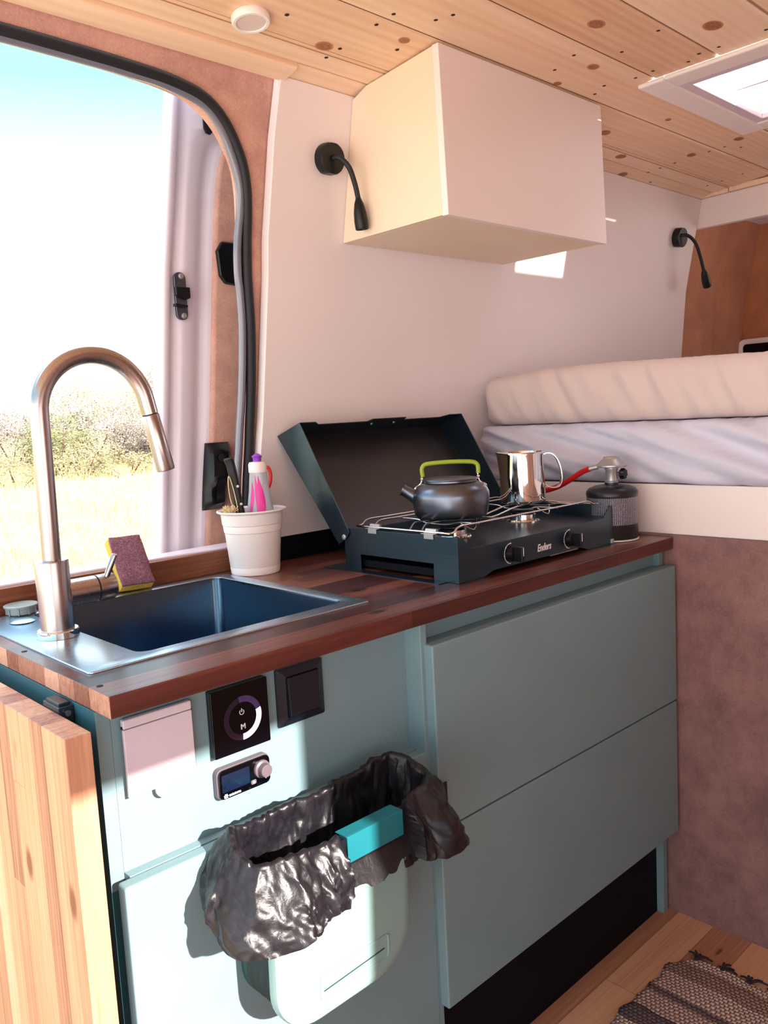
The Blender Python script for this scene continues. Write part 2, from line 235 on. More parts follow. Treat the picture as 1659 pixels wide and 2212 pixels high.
# ------------------------------------------------------------------ mesh helpers
ORI = {}
def tag(o, label, cat, group=None):
    o['label'] = label; o['category'] = cat
    if group: o['group'] = group
    return o
def thing(name, label, cat, loc=(0, 0, 0), group=None):
    o = bpy.data.objects.new(name, None); C.objects.link(o); o.location = loc; o.empty_display_size = 0.05
    ORI[o] = Vector(loc); return tag(o, label, cat, group)
class B:
    """collects shapes in world coordinates"""
    def __init__(s): s.bm = bmesh.new(); s.mi = 0
    def face(s, vs):
        try: f = s.bm.faces.new(vs); f.material_index = s.mi; return f
        except ValueError: return None
    def hexa(s, P):
        v = [s.bm.verts.new(p) for p in P]
        for q in ((0, 3, 2, 1), (4, 5, 6, 7), (0, 1, 5, 4), (1, 2, 6, 5), (2, 3, 7, 6), (3, 0, 4, 7)): s.face([v[i] for i in q])
        return s
    def box(s, x0, x1, y0, y1, z0, z1):
        return s.hexa([(x0, y0, z0), (x1, y0, z0), (x1, y1, z0), (x0, y1, z0), (x0, y0, z1), (x1, y0, z1), (x1, y1, z1), (x0, y1, z1)])
    def obox(s, c, ax, h):
        c = Vector(c); A = [Vector(a).normalized()*hh for a, hh in zip(ax, h)]
        return s.hexa([c+A[0]*i+A[1]*j+A[2]*k for k in (-1, 1) for i, j in ((-1, -1), (1, -1), (1, 1), (-1, 1))])
    def grid(s, P, cu=False, cv=False, flip=False):
        V = [[s.bm.verts.new(p) for p in row] for row in P]; n = len(V); m_ = len(V[0])
        for i in range(n if cu else n-1):
            for j in range(m_ if cv else m_-1):
                q = [V[i][j], V[(i+1) % n][j], V[(i+1) % n][(j+1) % m_], V[i][(j+1) % m_]]
                s.face(q[::-1] if flip else q)
        return V
    def tube(s, pts, r, n=12, caps=True, closed=False):
        pts = [Vector(p) for p in pts]; N = len(pts); rr = r if isinstance(r, (list, tuple)) else [r]*N
        T = []
        for i in range(N):
            a = pts[(i-1) % N] if (i > 0 or closed) else pts[i]; b = pts[(i+1) % N] if (i < N-1 or closed) else pts[i]
            T.append((b-a).normalized())
        u = T[0].orthogonal().normalized(); rows = []
        for i in range(N):
            u = (u-T[i]*u.dot(T[i])); u = u.normalized() if u.length > 1e-6 else T[i].orthogonal().normalized(); w = T[i].cross(u)
            rows.append([pts[i]+(u*math.cos(2*PI*k/n)+w*math.sin(2*PI*k/n))*rr[i] for k in range(n)])
        V = s.grid(rows, cu=closed, cv=True)
        if caps and not closed: s.face(V[0][::-1]); s.face(V[-1])
        return s
    def lathe(s, c, prof, axis=(0, 0, 1), n=32, up=None, caps=True):
        c = Vector(c); a = Vector(axis).normalized(); u = (Vector(up) if up else a.orthogonal()); u = (u-a*u.dot(a)).normalized(); w = a.cross(u)
        rows = [[c+a*z+(u*math.cos(2*PI*k/n)+w*math.sin(2*PI*k/n))*max(r, 1e-5) for k in range(n)] for r, z in prof]
        V = s.grid(rows, cv=True)
        if caps: s.face(V[0][::-1]); s.face(V[-1])
        return s
    def prism(s, poly, f, t0, t1):
        """poly 2-D outline, f(a, b, t) -> point"""
        A = [s.bm.verts.new(f(a, b, t0)) for a, b in poly]; Bv = [s.bm.verts.new(f(a, b, t1)) for a, b in poly]; n = len(poly)
        s.face(A[::-1]); s.face(Bv)
        for i in range(n): s.face([A[i], A[(i+1) % n], Bv[(i+1) % n], Bv[i]])
        return s
    def build(s, name, mat, parent=None, smooth=None, bevel=0, seg=2, label=None, origin=None, subsurf=0, solid=0):
        bmesh.ops.recalc_face_normals(s.bm, faces=s.bm.faces[:])
        o_ = ORI[parent] if parent is not None else Vector(origin) if origin is not None else Vector((0, 0, 0))
        bmesh.ops.translate(s.bm, verts=s.bm.verts[:], vec=-o_)
        me = bpy.data.meshes.new(name); s.bm.to_mesh(me); s.bm.free()
        for m_ in (mat if isinstance(mat, list) else [mat]): me.materials.append(m_)
        o = bpy.data.objects.new(name, me); C.objects.link(o); ORI[o] = o_
        if parent is not None: o.parent = parent
        else: o.location = o_
        if solid: md = o.modifiers.new('solid', 'SOLIDIFY'); md.thickness = solid; md.offset = 0
        if bevel: md = o.modifiers.new('bevel', 'BEVEL'); md.width = bevel; md.segments = seg; md.limit_method = 'ANGLE'; md.angle_limit = math.radians(40); md.harden_normals = False
        if subsurf: md = o.modifiers.new('sub', 'SUBSURF'); md.levels = md.render_levels = subsurf
        if smooth is not None:
            for p in me.polygons: p.use_smooth = True
            if smooth < 180:
                try: me.set_sharp_from_angle(angle=math.radians(smooth))
                except Exception: pass
        if label: o['label'] = label
        return o
def struct(name, b, mat, **kw):
    o = b.build(name, mat, **kw); o['kind'] = 'structure'; return o
def rrect(x0, x1, z0, z1, r, n=6, rs=None):
    rs = rs or [r]*4; out = []
    for (cx, cz, a0), rr in zip(((x1, z1, 0), (x0, z1, 90), (x0, z0, 180), (x1, z0, 270)), rs):
        sx_ = -1 if cx == x1 else 1; sz_ = -1 if cz == z1 else 1
        for k in range(n+1):
            a = math.radians(a0+90*k/n); out.append((cx+sx_*rr+rr*math.cos(a), cz+sz_*rr+rr*math.sin(a)))
    return out
def spline(pts, n=10):
    P = [Vector(p) for p in pts]; out = []
    for i in range(len(P)-1):
        a = P[max(i-1, 0)]; b = P[i]; c = P[i+1]; d = P[min(i+2, len(P)-1)]
        for k in range(n):
            t = k/n; out.append(0.5*((2*b)+(c-a)*t+(2*a-5*b+4*c-d)*t*t+(3*b-a-3*c+d)*t**3))
    out.append(P[-1]); return out
def text(name, s, size, loc, parent, mat, shear=0.0, off=0.0, extr=0.0004, ax=((1, 0, 0), (0, 0, 1)), sx=1.0):
    cu = bpy.data.curves.new(name, 'FONT'); cu.body = s; cu.size = size; cu.shear = shear; cu.offset = off; cu.extrude = extr; cu.align_x = 'CENTER'; cu.align_y = 'CENTER'
    to = bpy.data.objects.new(name+'_tmp', cu); dg = bpy.context.evaluated_depsgraph_get(); C.objects.link(to); dg.update()
    me = bpy.data.meshes.new_from_object(to.evaluated_get(dg)); bpy.data.objects.remove(to)
    X = Vector(ax[0]); Z = Vector(ax[1]); Y = X.cross(Z); o_ = ORI[parent]
    for v in me.vertices: v.co = Vector(loc)+X*v.co.x*sx+Z*v.co.y+Y*v.co.z-o_
    me.materials.clear(); me.materials.append(mat); o = bpy.data.objects.new(name, me); C.objects.link(o); o.parent = parent; ORI[o] = o_; return o
yw = lambda z: float(np.interp(z, [0.9, 0.95, 1.2, 1.6, 1.915, 2.0], [0.60, 0.60, 0.595, 0.56, 0.498, 0.48]))
zc = lambda y: float(np.interp(y, [-2, .1, .25, .34, .454, .53], [1.95, 1.95, 1.942, 1.932, 1.9236, 1.908]))
# ================================================================== SETTING
b = B(); b.box(-1.3, 1.37, -1.5, 0.62, -0.05, -0.02); struct('floor', b, K['floorboards'])
# ceiling boards: one mesh with open grooves, screw holes and knots
SKX0, SKX1, SKY0, SKY1 = 1.475, 2.035, -0.48, 0.127
b = B()
seams = [-1.4, -1.281, -1.128, -0.975, -0.822, -0.669, -0.516, -0.363, -0.21, -0.06, 0.09, 0.243, 0.388, 0.456, 0.53]
for a, c in zip(seams[:-1], seams[1:]):
    xs = [(-1.0, 2.575)]
    y0, y1 = a+0.0022, c-0.0022
    last = c > 0.5
    if last: xs = [(-1.0, 0.715), (0.715, 2.575)]; 
    def strip(x0, x1, y0, y1, dz=0.0):
        g = 0.0035
        prof = [(y0, zc(y0)+g), (y0+g, zc(y0+g)), (y1-g, zc(y1-g)), (y1, zc(y1)+g), (y1, zc(y1)+0.016), (y0, zc(y0)+0.016)]
        b.prism([(p, q-dz) for p, q in prof], lambda u, v, t: (t, u, v), x0, x1)
    for x0, x1 in xs:
        if y1 > SKY0 and y0 < SKY1 and not last:
            strip(x0, SKX0, y0, y1); strip(SKX1, x1, y0, y1)
            if y0 < SKY0: strip(SKX0, SKX1, y0, SKY0)
            if y1 > SKY1: strip(SKX0, SKX1, SKY1, y1)
        elif last:
            if x0 < 0: strip(x0, x1, y0-0.002, 0.508, 0.009)
            else: strip(x0, x1, y0, 0.512, 0.0)
        else: strip(x0, x1, y0, y1)
b.box(-1.0, 2.575, -1.4, SKY0, 1.9665, 1.97); b.box(-1.0, 2.575, SKY1, 0.50, 1.958, 1.97); b.box(-1.0, SKX0, SKY0, SKY1, 1.9665, 1.97); b.box(SKX1, 2.575, SKY0, SKY1, 1.9665, 1.97)
def spot(x, y, r, mi, e=1.0):
    b.mi = mi; n = 14; z = zc(y)-0.0004-0.0003*(mi == 1); sl = (zc(y+0.01)-zc(y-0.01))/0.02
    vs = [b.bm.verts.new((x+r*e*math.cos(2*PI*k/n), y+r*math.sin(2*PI*k/n), z+sl*r*math.sin(2*PI*k/n))) for k in range(n)]
    b.face(vs[::-1]); b.mi = 0
for x, y, r in [(1.117, .018, .013), (1.317, -.123, .015), (.842, .277, .008), (1.289, .134, .010), (.717, .373, .012), (1.291, .229, .007), (2.09, .161, .011), (2.085, .301, .010), (1.666, .336, .010), (1.877, .415, .012), (2.018, .493, .012), (.55, -.2, .013), (.3, .2, .012), (1.75, .2, .006), (.36, .49, .005)]:
    spot(x, y, r*1.25, 2, 1.35); spot(x, y, r, 1, 1.35)
for x, y in [(.757, .219), (.750, .364), (.749, .405), (.755, .2635), (1.202, .126), (1.225, .191), (1.401, .176), (1.423, .215), (1.425, -.042), (1.427, -.085), (1.427, .067), (1.429, .111), (1.446, -.0075), (2.171, .19), (2.118, .2155), (2.112, .259), (2.098, .361), (2.097, .409), (2.096, .449), (1.246, -.0435), (1.276, .056), (1.427, -.183), (.854, .309), (.589, .322), (.854, .159), (.840, .19), (2.185, .49), (2.44, .3), (2.44, .37), (2.44, .42)]:
    spot(x, y, .0042, 3)
struct('ceiling', b, [K['pine'], K['knot'], K['knot_rim'], K['hole']])
# white wall board leaning with the van side
zs = [0.95, 1.05, 1.12, 1.2235, 1.3, 1.4, 1.5218, 1.6, 1.7, 1.80, 1.86, 1.9135]
xe = lambda z: float(np.interp(z, [.95, 1.1219, 1.2236, 1.5218, 1.7995, 1.9216], [.640, .6533, .6682, .6877, .6942, .7048]))
b = B(); xr = [i/12 for i in range(13)]
fr = [[(xe(z)+(2.56-xe(z))*t, yw(z), z) for t in xr] for z in zs]; bk = [[(p[0], p[1]+0.024, p[2]) for p in r] for r in fr]
b.grid(fr); b.grid(bk, flip=True)
for R1, R2 in ((fr[0], bk[0]), (fr[-1], bk[-1]), ([r[0] for r in fr], [r[0] for r in bk]), ([r[-1] for r in fr], [r[-1] for r in bk])): b.grid([R1, R2])
bmesh.ops.remove_doubles(b.bm, verts=b.bm.verts[:], dist=1e-5)
struct('wall_back', b, K['white_wall'], smooth=30, bevel=0.002)
# felt covered pillar and header round the door opening
outer = [(-1.0, 1.878), (-.6, 1.878), (-.2, 1.878), (.159, 1.8773), (.3163, 1.875), (.40, 1.872), (.481, 1.8659), (.5421, 1.852), (.5967, 1.8152), (.6382, 1.7595), (.654, 1.71), (.6602, 1.6602), (.6645, 1.61), (.6657, 1.5585), (.6655, 1.52), (.6661, 1.4817), (.670, 1.4038), (.6695, 1.28), (.6632, 1.1727), (.6489, 1.0602), (.640, .96), (.635, .80)]
inner = [(-1.0, 1.860), (-.6, 1.860), (-.2, 1.860), (.158, 1.8595), (.3162, 1.858), (.385, 1.856), (.4424, 1.8540), (.5321, 1.8380), (.577, 1.806), (.611, 1.750), (.6294, 1.7011), (.634, 1.655), (.630, 1.605), (.6270, 1.5638), (.628, 1.52), (.6328, 1.4798), (.636, 1.4028), (.630, 1.28), (.6195, 1.18), (.606, 1.0751), (.600, .96), (.597, .80)]
ys = lambda z: yw(z)+0.027
oc = spline([(x, 0, z) for x, z in outer], 5); ic = spline([(x, 0, z) for x, z in inner], 5)
def far(p):
    if p.x < 0.45: return (p.x, 1.935)
    t = min(1, max(0, (1.8659-p.z)/0.10)); zz = 1.935+(p.z-1.935)*t; zz = 1.935-(1.935-p.z)*t
    return (0.74, zz)
b = B(); rows = []
for p in oc:
    fx, fz = far(p); r = []
    q0 = (p.x-0.006, p.z-0.004)
    r.append((q0[0], ys(q0[1])+0.05, q0[1]))
    for t in (0, .2, .4, .6, .8, 1.0):
        x = q0[0]+(fx-q0[0])*t; z = q0[1]+(fz-q0[1])*t; r.append((x, ys(z), z))
    rows.append(r)
b.grid(rows); struct('wall_door_pillar', b, K['felt'], smooth=180)
# metal body around the opening behind the felt (door jamb)
b = B(); b.grid([[(o.x*.6+i.x*.4, ys(o.z)+0.012, o.z*.6+i.z*.4), tuple((o*.6+i*.4)+(o-i).normalized()*0.06+Vector((0, ys(o.z)+0.06, 0))), tuple((o*.6+i*.4)+(o-i).normalized()*0.11+Vector((0, ys(o.z)+0.07, 0)))] for o, i in zip(oc, ic)])
struct('trim_3', b, K['black_rubber'], smooth=60)
t = thing('door_seal', 'black rubber seal with a glossy grey bulb running round the open side door', 'seal', (0.66, 0.62, 0.95), None)
mid = [(o*0.62+i*0.38) for o, i in zip(oc, ic)]; inn = [(o*0.10+i*0.90) for o, i in zip(oc, ic)]
b = B(); b.tube([(p.x, ys(p.z)-0.003, p.z) for p in mid], 0.0112, 10); b.build('rubber_lip', K['black_rubber'], t, smooth=180)
b = B(); b.tube([(p.x, ys(p.z)+0.002, p.z) for p in inn], 0.0088, 12); b.build('bulb', K['grey_rubber'], t, smooth=180)
b = B(); b.box(-1.0, 3.3, 0.54, 0.70, 1.93, 2.10); struct('roof_sun_block', b, K['van_white'])  # roof edge added to keep sun off the top of the open door
# sill, black strip painting in the shade under the wall board
b = B(); b.box(-0.95, 0.64, 0.6045, 0.655, 0.80, 0.950); struct('trim_1', b, K['van_white'], bevel=0.003)
b = B(); b.box(0.60, 1.36, 0.602, 0.63, 0.86, 0.96); struct('gap_shade', b, K['black_board'])
# opposite side of the van (behind the camera), with its window
b = B(); wx0, wx1 = -0.80, 0.335; yo = -1.42
for x0, x1, z0, z1 in ((-1.0, wx0, -0.02, 1.96), (wx1, 3.34, -0.02, 1.96), (wx0, wx1, 1.385, 1.96), (wx0, wx1, -0.02, 0.80)): b.box(x0, x1, yo, yo+0.03, z0, z1)
b.hexa([(-0.42, yo, 0.80), (wx1, yo, 0.80), (wx1, yo+.03, 0.80), (-0.42, yo+.03, 0.80), (-0.42, yo, 0.801), (wx1, yo, 0.93), (wx1, yo+.03, 0.93), (-0.42, yo+.03, 0.801)])  # wedge added under the window to shape the sun patch's lower edge
struct('wall_opposite', b, K['felt'])
# rear of the van beyond the bed, unseen window opening added for light
b = B()
for y0, y1, z0, z1 in ((-1.4, 0.70, 0.0, 1.42), (-1.4, 0.70, 1.93, 2.0), (-1.4, -1.22, 1.42, 1.93), (-.08, .70, 1.42, 1.93)): b.box(3.30, 3.33, y0, y1, z0, z1)
struct('wall_rear', b, K['felt3'])
b = B(); b.grid([[(2.5, yw(z)+0.05, z), (2.78, yw(z)+0.055, z), (2.90, yw(z)+0.075, z), (2.965, yw(z)+0.08, z), (2.972, yw(z)+0.10, z), (3.31, yw(z)+0.10, z)] for z in (0.9, 1.2, 1.4, 1.6, 1.75, 1.915, 2.0)]); struct('wall_rear_side', b, K['felt3'], smooth=30)
b = B(); b.box(2.5, 3.34, -1.4, 0.72, 1.96, 1.99); struct('ceiling_rear', b, K['felt3'])
b = B(); b.prism(rrect(0.28, 0.682, 1.16, 1.455, 0.03), lambda u, v, t: (t, u, v), 3.27, 3.298)
t = thing('rear_window_frame', 'white rounded window frame showing above the far end of the bed', 'window frame', (3.29, 0.5, 1.16)); fr_o = b.build('frame', K['white_plastic'], t, bevel=0.004)
b = B(); b.prism(rrect(0.31, 0.655, 1.19, 1.432, 0.015), lambda u, v, t: (t, u, v), 3.264, 3.271); b.build('pane', K['black_gloss'], fr_o)
# cross board at the bed end of the ceiling
t = thing('cross_beam', 'white painted board across the ceiling above the bed with a raw pine top edge', 'beam', (2.575, 0.0, 1.812))
b = B(); b.prism([(0.518, 1.914), (-1.38, 1.945), (-1.38, 1.815), (0.528, 1.815)], lambda u, v, q: (q, u, v), 2.562, 2.588); b.build('board', K['white_paint'], t, bevel=0.002)
b = B(); b.prism([(0.500, 1.932), (-1.38, 1.958), (-1.38, 1.944), (0.512, 1.9145)], lambda u, v, q: (q, u, v), 2.548, 2.59); b.build('pine_edge', K['pine'], t)
# skylight
t = thing('skylight', 'white roof hatch set into the pine ceiling at the upper right', 'skylight', (1.755, -0.146, 1.94))
b = B()
def ringbox(x0, x1, y0, y1, wv, z0, z1, b=b):
    b.box(x0, x1, y1-wv, y1, z0, z1); b.box(x0, x1, y0, y0+wv, z0, z1); b.box(x0, x0+wv, y0+wv, y1-wv, z0, z1); b.box(x1-wv, x1, y0+wv, y1-wv, z0, z1)
ringbox(1.470, 2.042, -0.485, 0.130, 0.066, 1.9385, 1.949)
b.build('frame', K['white_plastic'], t, bevel=0.004)
b = B(); ringbox(1.536, 1.976, -0.42, 0.064, 0.026, 1.941, 1.952, b); b.build('inner_frame', K['pink_white'], t, bevel=0.002)
b = B(); ringbox(1.550, 1.962, -0.406, 0.050, 0.010, 1.9525, 2.0, b); b.build('shaft', K['white_plastic'], t)
b = B(); b.grid([[(1.55+0.41*i/8, -0.405+0.455*j/8, 2.0+0.03*math.sin(PI*i/8)*math.sin(PI*j/8)) for j in range(9)] for i in range(9)]); b.build('dome', K['acryl'], t, smooth=180)
b = B(); b.grid([[(1.80+0.0168*k, y, 1.985+(0.003 if k % 2 else 0)) for y in (-0.3955, 0.0395)] for k in range(10)]); b.build('sun_stop', K['sun_stop'], t, solid=0.001)  # added sheet that stops sun reaching the wall right of the cabinet
b = B(); b.box(1.793, 1.801, -0.39, 0.036, 1.979, 1.991); b.build('sun_stop_bar', K['pink_white'], t)
# ================================================================== BED
t = thing('bed_platform', 'raised bed base with a rose felt side panel under a white front board', 'bed base', (1.40, -0.4, -0.02))
b = B(); b.box(1.3665, 1.385, -1.385, 0.58, -0.02, 0.9035); b.build('side_panel', K['felt2'], t)
b = B(); b.box(1.372, 1.390, -1.385, 0.585, 0.9045, 1.0195); b.build('front_board', K['white_paint'], t, bevel=0.002)
b = B(); b.box(1.391, 3.28, -1.38, 0.575, 1.0, 1.018); b.build('slats', K['pine'], t)
def cushion(name, z0, z1, x0, y1, r, seed, fold, label, cat, mat, sag, skew, ends):
    Yr = [y1-1.9*(i/190)**1.0 for i in range(191)]; rows = []
    for i, y in enumerate(Yr):
        e = min(1.0, (y1-y)/ends); sh = math.sqrt(max(0, 1-(1-e)**2)); row = []
        zl = z0+sag(y); zt = z1(y) if callable(z1) else z1; cz = (zl+zt)/2; hz = (zt-zl)/2
        prof = []
        nb = 34
        for k in range(nb+1):
            s_ = k/nb
            # from lower back, round the front, to the upper back
            if s_ < 0.15: px, pz = 0.20*(1-s_/0.15)+r, -1.0
            elif s_ < 0.25: a = (s_-0.15)/0.10*PI/2; px, pz = r-r*math.sin(a), -1+(r/hz)*(1-math.cos(a))
            elif s_ < 0.62: px, pz = 0, -1+r/hz+(2-2*r/hz)*(s_-0.25)/0.37
            elif s_ < 0.74: a = (s_-0.62)/0.12*PI/2; px, pz = r-r*math.cos(a), 1-r/hz+(r/hz)*math.sin(a)
            else: px, pz = r+1.84*((s_-0.74)/0.26)**1.5, 1
            prof.append((px, pz))
        for k, (px, pz) in enumerate(prof):
            s_ = k/nb; front = max(0.0, 1-px/0.12)
            u = y*skew[0]+pz*hz*skew[1]; v = y*skew[2]+pz*hz*skew[3]
            d = noise.noise(Vector((u, v, seed)))*1.0+0.5*abs(noise.noise(Vector((u*2.1, v*1.4, seed+9))))
            pk = (1-abs(noise.noise(Vector((y*55, pz*1.2, seed+3)))))**3*max(0, 1-abs(abs(pz)-0.9)/0.5)
            dx = front*(fold*d+0.0025*pk)
            x = x0+px+(1-sh)*0.10*(1 if px < 0.3 else 0)-dx+0.010*(1-pz*pz)*-front
            row.append((x, y, cz+hz*pz*(0.35+0.65*sh)+(0.003*pk if pz > 0.9 else 0)))
        rows.append(row)
    b = B(); V = b.grid(rows); b.face(V[0]); b.face(V[-1][::-1])
    o = b.build(name, mat, smooth=180, origin=(x0+0.9, y1-0.95, z0)); return tag(o, label, cat)
cushion('mattress', 1.163, lambda y: 1.296+0.012*max(0, min(1, (0.50-y)/0.15))-0.018*max(0, 0.2-y), 1.372, 0.572, 0.030, 3.0, 0.020, 'beige sheeted mattress on top of the bed with gathered creases', 'mattress', K['cushion'], lambda y: 0.004, (22, -12, 3, 2), 0.05)
cushion('under_blanket', 1.022, 1.164, 1.366, 0.586, 0.022, 8.0, 0.042, 'pale lilac sheet bulging out below the beige mattress', 'bedding', K['sheet'], lambda y: -0.006*max(0, 0.3-y), (8, -24, 1.5, 5), 0.06)
# ================================================================== CABINETS
CT = 0.872
t = thing('sink_cabinet', 'sage green cabinet under the sink with switches in its upper panel', 'cabinet', (0.27, 0.3, -0.02))
b = B(); b.box(0.0, 0.018, 0.0455, 0.575, -0.02, CT-0.001); b.build('side_panel', K['teal_shade'], t, bevel=0.0005, label='end panel toned dark teal for the shade beside the table')  # darker than the sage fronts: shade of the table gap put into its colour
b = B(); b.box(0.0185, 0.5328, 0.045, 0.063, 0.632, CT-0.001); b.build('control_panel', K['sage'], t)
b = B(); b.box(0.0, 0.0182, 0.0448, 0.0454, 0.636, CT-0.001); b.box(0.0185, 0.536, 0.030, 0.0448, 0.56, 0.6555); b.build('rail', K['sage'], t, bevel=0.0008)
b = B(); b.box(0.5330, 0.5475, 0.008, 0.56, -0.02, CT-0.001); b.build('stile', K['sage'], t, bevel=0.0012)
b = B(); b.box(0.0185, 0.5330, 0.070, 0.56, -0.01, 0.01); b.box(0.0185, 0.533, 0.55, 0.56, 0, CT-0.2); b.build('carcass', K['sage'], t)
b = B(); b.box(0.001, 0.5372, 0.007, 0.0290, 0.0, 0.6555); b.build('door', K['sage'], t, bevel=0.0035, seg=3)
t = thing('drawer_cabinet', 'sage green cabinet with two handleless drawers under the stove', 'cabinet', (0.95, 0.3, -0.02))
b = B(); b.box(0.548, 1.3375, 0.036, 0.05, 0.835, CT-0.001); b.box(0.548, 1.3375, 0.0130, 0.05, 0.818, 0.8345); b.build('recessed_rail', K['sage'], t)
b = B(); b.box(1.338, 1.3575, 0.0225, 0.56, -0.02, CT-0.001); b.box(0.548, 0.556, 0.02, 0.56, -0.02, CT-0.001); b.box(0.556, 1.338, 0.52, 0.53, -0.02, CT-0.01); b.build('carcass', K['sage'], t, bevel=0.001)
b = B(); b.box(0.5485, 1.3375, 0.040, 0.052, -0.02, 0.25); b.build('plinth', K['black_board'], t)
DW = []
for z0, z1 in ((0.5195, 0.8365), (0.1975, 0.5165)):
    b = B(); b.box(0.5415, 1.3535, -0.010, 0.0125, z0, z1); DW.append(b.build('drawer', K['sage'], t, bevel=0.0028, seg=3))
b = B(); b.box(0.56, 1.335, 0.0125, 0.40, 0.54, 0.80); b.build('drawer_box', K['white_paint'], t)
b = B(); b.box(0.56, 1.335, 0.0125, 0.40, 0.255, 0.50); b.build('drawer_box', K['white_paint'], t)
o = B(); o.box(0.5385, 0.5405, -0.018, 0.022, 0.548, 0.606); o.box(0.5405, 0.553, -0.0185, -0.0165, 0.548, 0.606); o = o.build('door_catch', K['black_rubber'], origin=(0.54, 0, 0.548), bevel=0.0008)
tag(o, 'small black rubber catch between the green door and drawers', 'catch')
# worktop
t = thing('worktop', 'thick reddish brown acacia worktop with a darker front edge', 'worktop', (0.68, 0.29, CT))
b = B(); X = [0.0, 0.040, 0.505, 1.3625]; Y = [0.0, 0.122, 0.545, 0.5865]
for i in range(3):
    for j in range(3):
        if i == 1 and j == 1: continue
        b.box(X[i], X[i+1], Y[j], Y[j+1], CT, 0.90)
bmesh.ops.remove_doubles(b.bm, verts=b.bm.verts[:], dist=1e-6)
dup_f = {}
for f in b.bm.faces: dup_f.setdefault(tuple(sorted(v.index for v in f.verts)) if False else tuple(round(q, 4) for q in f.calc_center_median()), []).append(f)
for k_, fs in dup_f.items():
    if len(fs) > 1: bmesh.ops.delete(b.bm, geom=fs, context='FACES_ONLY')
b.bm.normal_update()
for f in b.bm.faces:
    if abs(f.normal.x) > 0.9 and f.calc_center_median().x < 0.001: f.material_index = 1
b.build('board', [K['acacia'], K['acacia_end']], t, bevel=0.0012)
for x, y in ((0.012, 0.05), (0.013, 0.30)):
    b = B(); b.lathe((x, y, 0.8995), [(0.0042, 0), (0.0042, 0.0009)], n=14); b.build('screw_plug', K['hole'], t)
b = B(); b.box(0.0, 0.60, 0.5870, 0.6035, 0.9005, 0.9455); o = b.build('upstand', K['acacia_strip'], origin=(0.3, 0.595, 0.9), bevel=0.001); tag(o, 'narrow dark wooden upstand behind the sink along the door sill', 'upstand')
# folding table at the end
t = thing('folding_table', 'light acacia table flap hanging down at the left end of the cabinet', 'table', (-0.035, 0.4, 0.35))
b = B(); b.prism([(0.011, 0.861), (0.70, 0.861), (0.70, 0.12), (0.011, 0.12)], lambda u, v, q: (-0.0525 if q < 0 else -0.0205, u, v), -1, 1)
b.build('tabletop', K['acacia_light'], t, bevel=0.0012)
b = B(); b.box(-0.0203, -0.0005, 0.105, 0.155, 0.845, 0.868); b.box(-0.018, -0.003, 0.110, 0.150, 0.866, 0.872); hg = b.build('hinge', K['black_metal'], t, bevel=0.001)
b = B(); b.tube([(-0.010, 0.104, 0.860), (-0.010, 0.1005, 0.860)], 0.004, 12); b.build('hinge_pin', K['steel'], hg)
# ================================================================== WALL CABINET
t = thing('wall_cabinet', 'white box cabinet with cream sides mounted under the pine ceiling', 'wall cabinet', (1.19, 0.4, 1.607))
def wc(u, v, q): return (q, u, v)
side = [(0.2485, 1.6085), (yw(1.6085)-0.001, 1.6085), (yw(1.76)-0.001, 1.76), (yw(1.905)-0.001, 1.905), (0.454, 1.9215), (0.34, 1.930), (0.2575, 1.9365)]
for xa in (.900, 1.470):
    b = B(); b.prism(side, wc, xa, xa+.016); b.build('side', K['birch'], t, bevel=0.0008)
b = B(); b.box(0.916, 1.470, 0.2485, yw(1.61)-0.002, 1.6085, 1.6245); b.build('base_panel', K['birch'], t, bevel=0.0008)
b = B(); b.prism([(0.2305, 1.6060), (0.2475, 1.6065), (0.2565, 1.9375), (0.2395, 1.9375)], wc, 0.8985, 1.4875); b.build('door', K['white_paint'], t, bevel=0.0012)
# ================================================================== SLIDING DOOR SEEN OUTSIDE
b = B(); b.box(0.916, 1.470, 0.262, 0.48, 1.905, 1.917); b.build('top_panel', K['birch'], t)
t = thing('sliding_door', 'opened white van side door with a brown felt inset seen through the doorway', 'door', (0.9, 0.78, 0.2))
xl = lambda z: float(np.interp(z, [0.2, .9346, 1.5448, 1.734, 1.9472, 2.1], [.41, .4782, .5416, .5702, .6011, .62]))
xf = lambda z: float(np.interp(z, [0.2, .9365, 1.1772, 1.5018, 1.647, 1.74, 1.80, 1.8359, 1.86, 1.875], [.56, .585, .6192, .6543, .671, .684, .698, .7122, .735, .78]))
b = B(); rows = []
for i in range(61):
    z = 0.2+1.85*i/60; a = xl(z); f = min(xf(z), 0.8) if z < 1.875 else 1.1; w_ = max(0.03, min(f, 1.1)-a)
    row = [(a+0.006, .80, z), (a-0.001, .765, z), (a, .752, z), (a+0.006, .749, z), (a+0.016, .749, z), (a+0.022, .756, z), (a+0.034, .757, z), (a+0.042, .749, z)]
    for tt, yy in ((0.45, .748), (0.62, .749), (0.70, .752), (0.78, .757), (0.86, .757), (0.94, .751), (1.0, .748)): row.append((max(a+0.045+0.001*tt, a+w_*tt), yy, z))
    row += [(1.3, .756, z)]; rows.append(row)
b.grid(rows); b.build('metal_skin', K['van_white'], t, smooth=180)
b = B(); rows = []
for i in range(56):
    z = 0.2+1.675*i/55; a = xf(z); k = 0.006*math.sqrt(max(0, 1-(i/55)**40)); rows.append([(a+0.004, .7475, z), (a+0.004, .738, z), (a+0.012, .7345, z), (1.3, .7345, z)])
b.grid(rows); b.build('felt_inset', K['felt'], t, smooth=180)
def blk(name, poly, y0, y1, mat, bev=0.003, par=t):
    b = B(); b.prism(poly, lambda u, v, q: (u, q, v), y0, y1); return b.build(name, mat, par, bevel=bev, seg=3)
lp = blk('latch_plate', rrect(.5615, .590, 1.4445, 1.5480, .013), .7390, .7460, K['anodised'], 0.001)
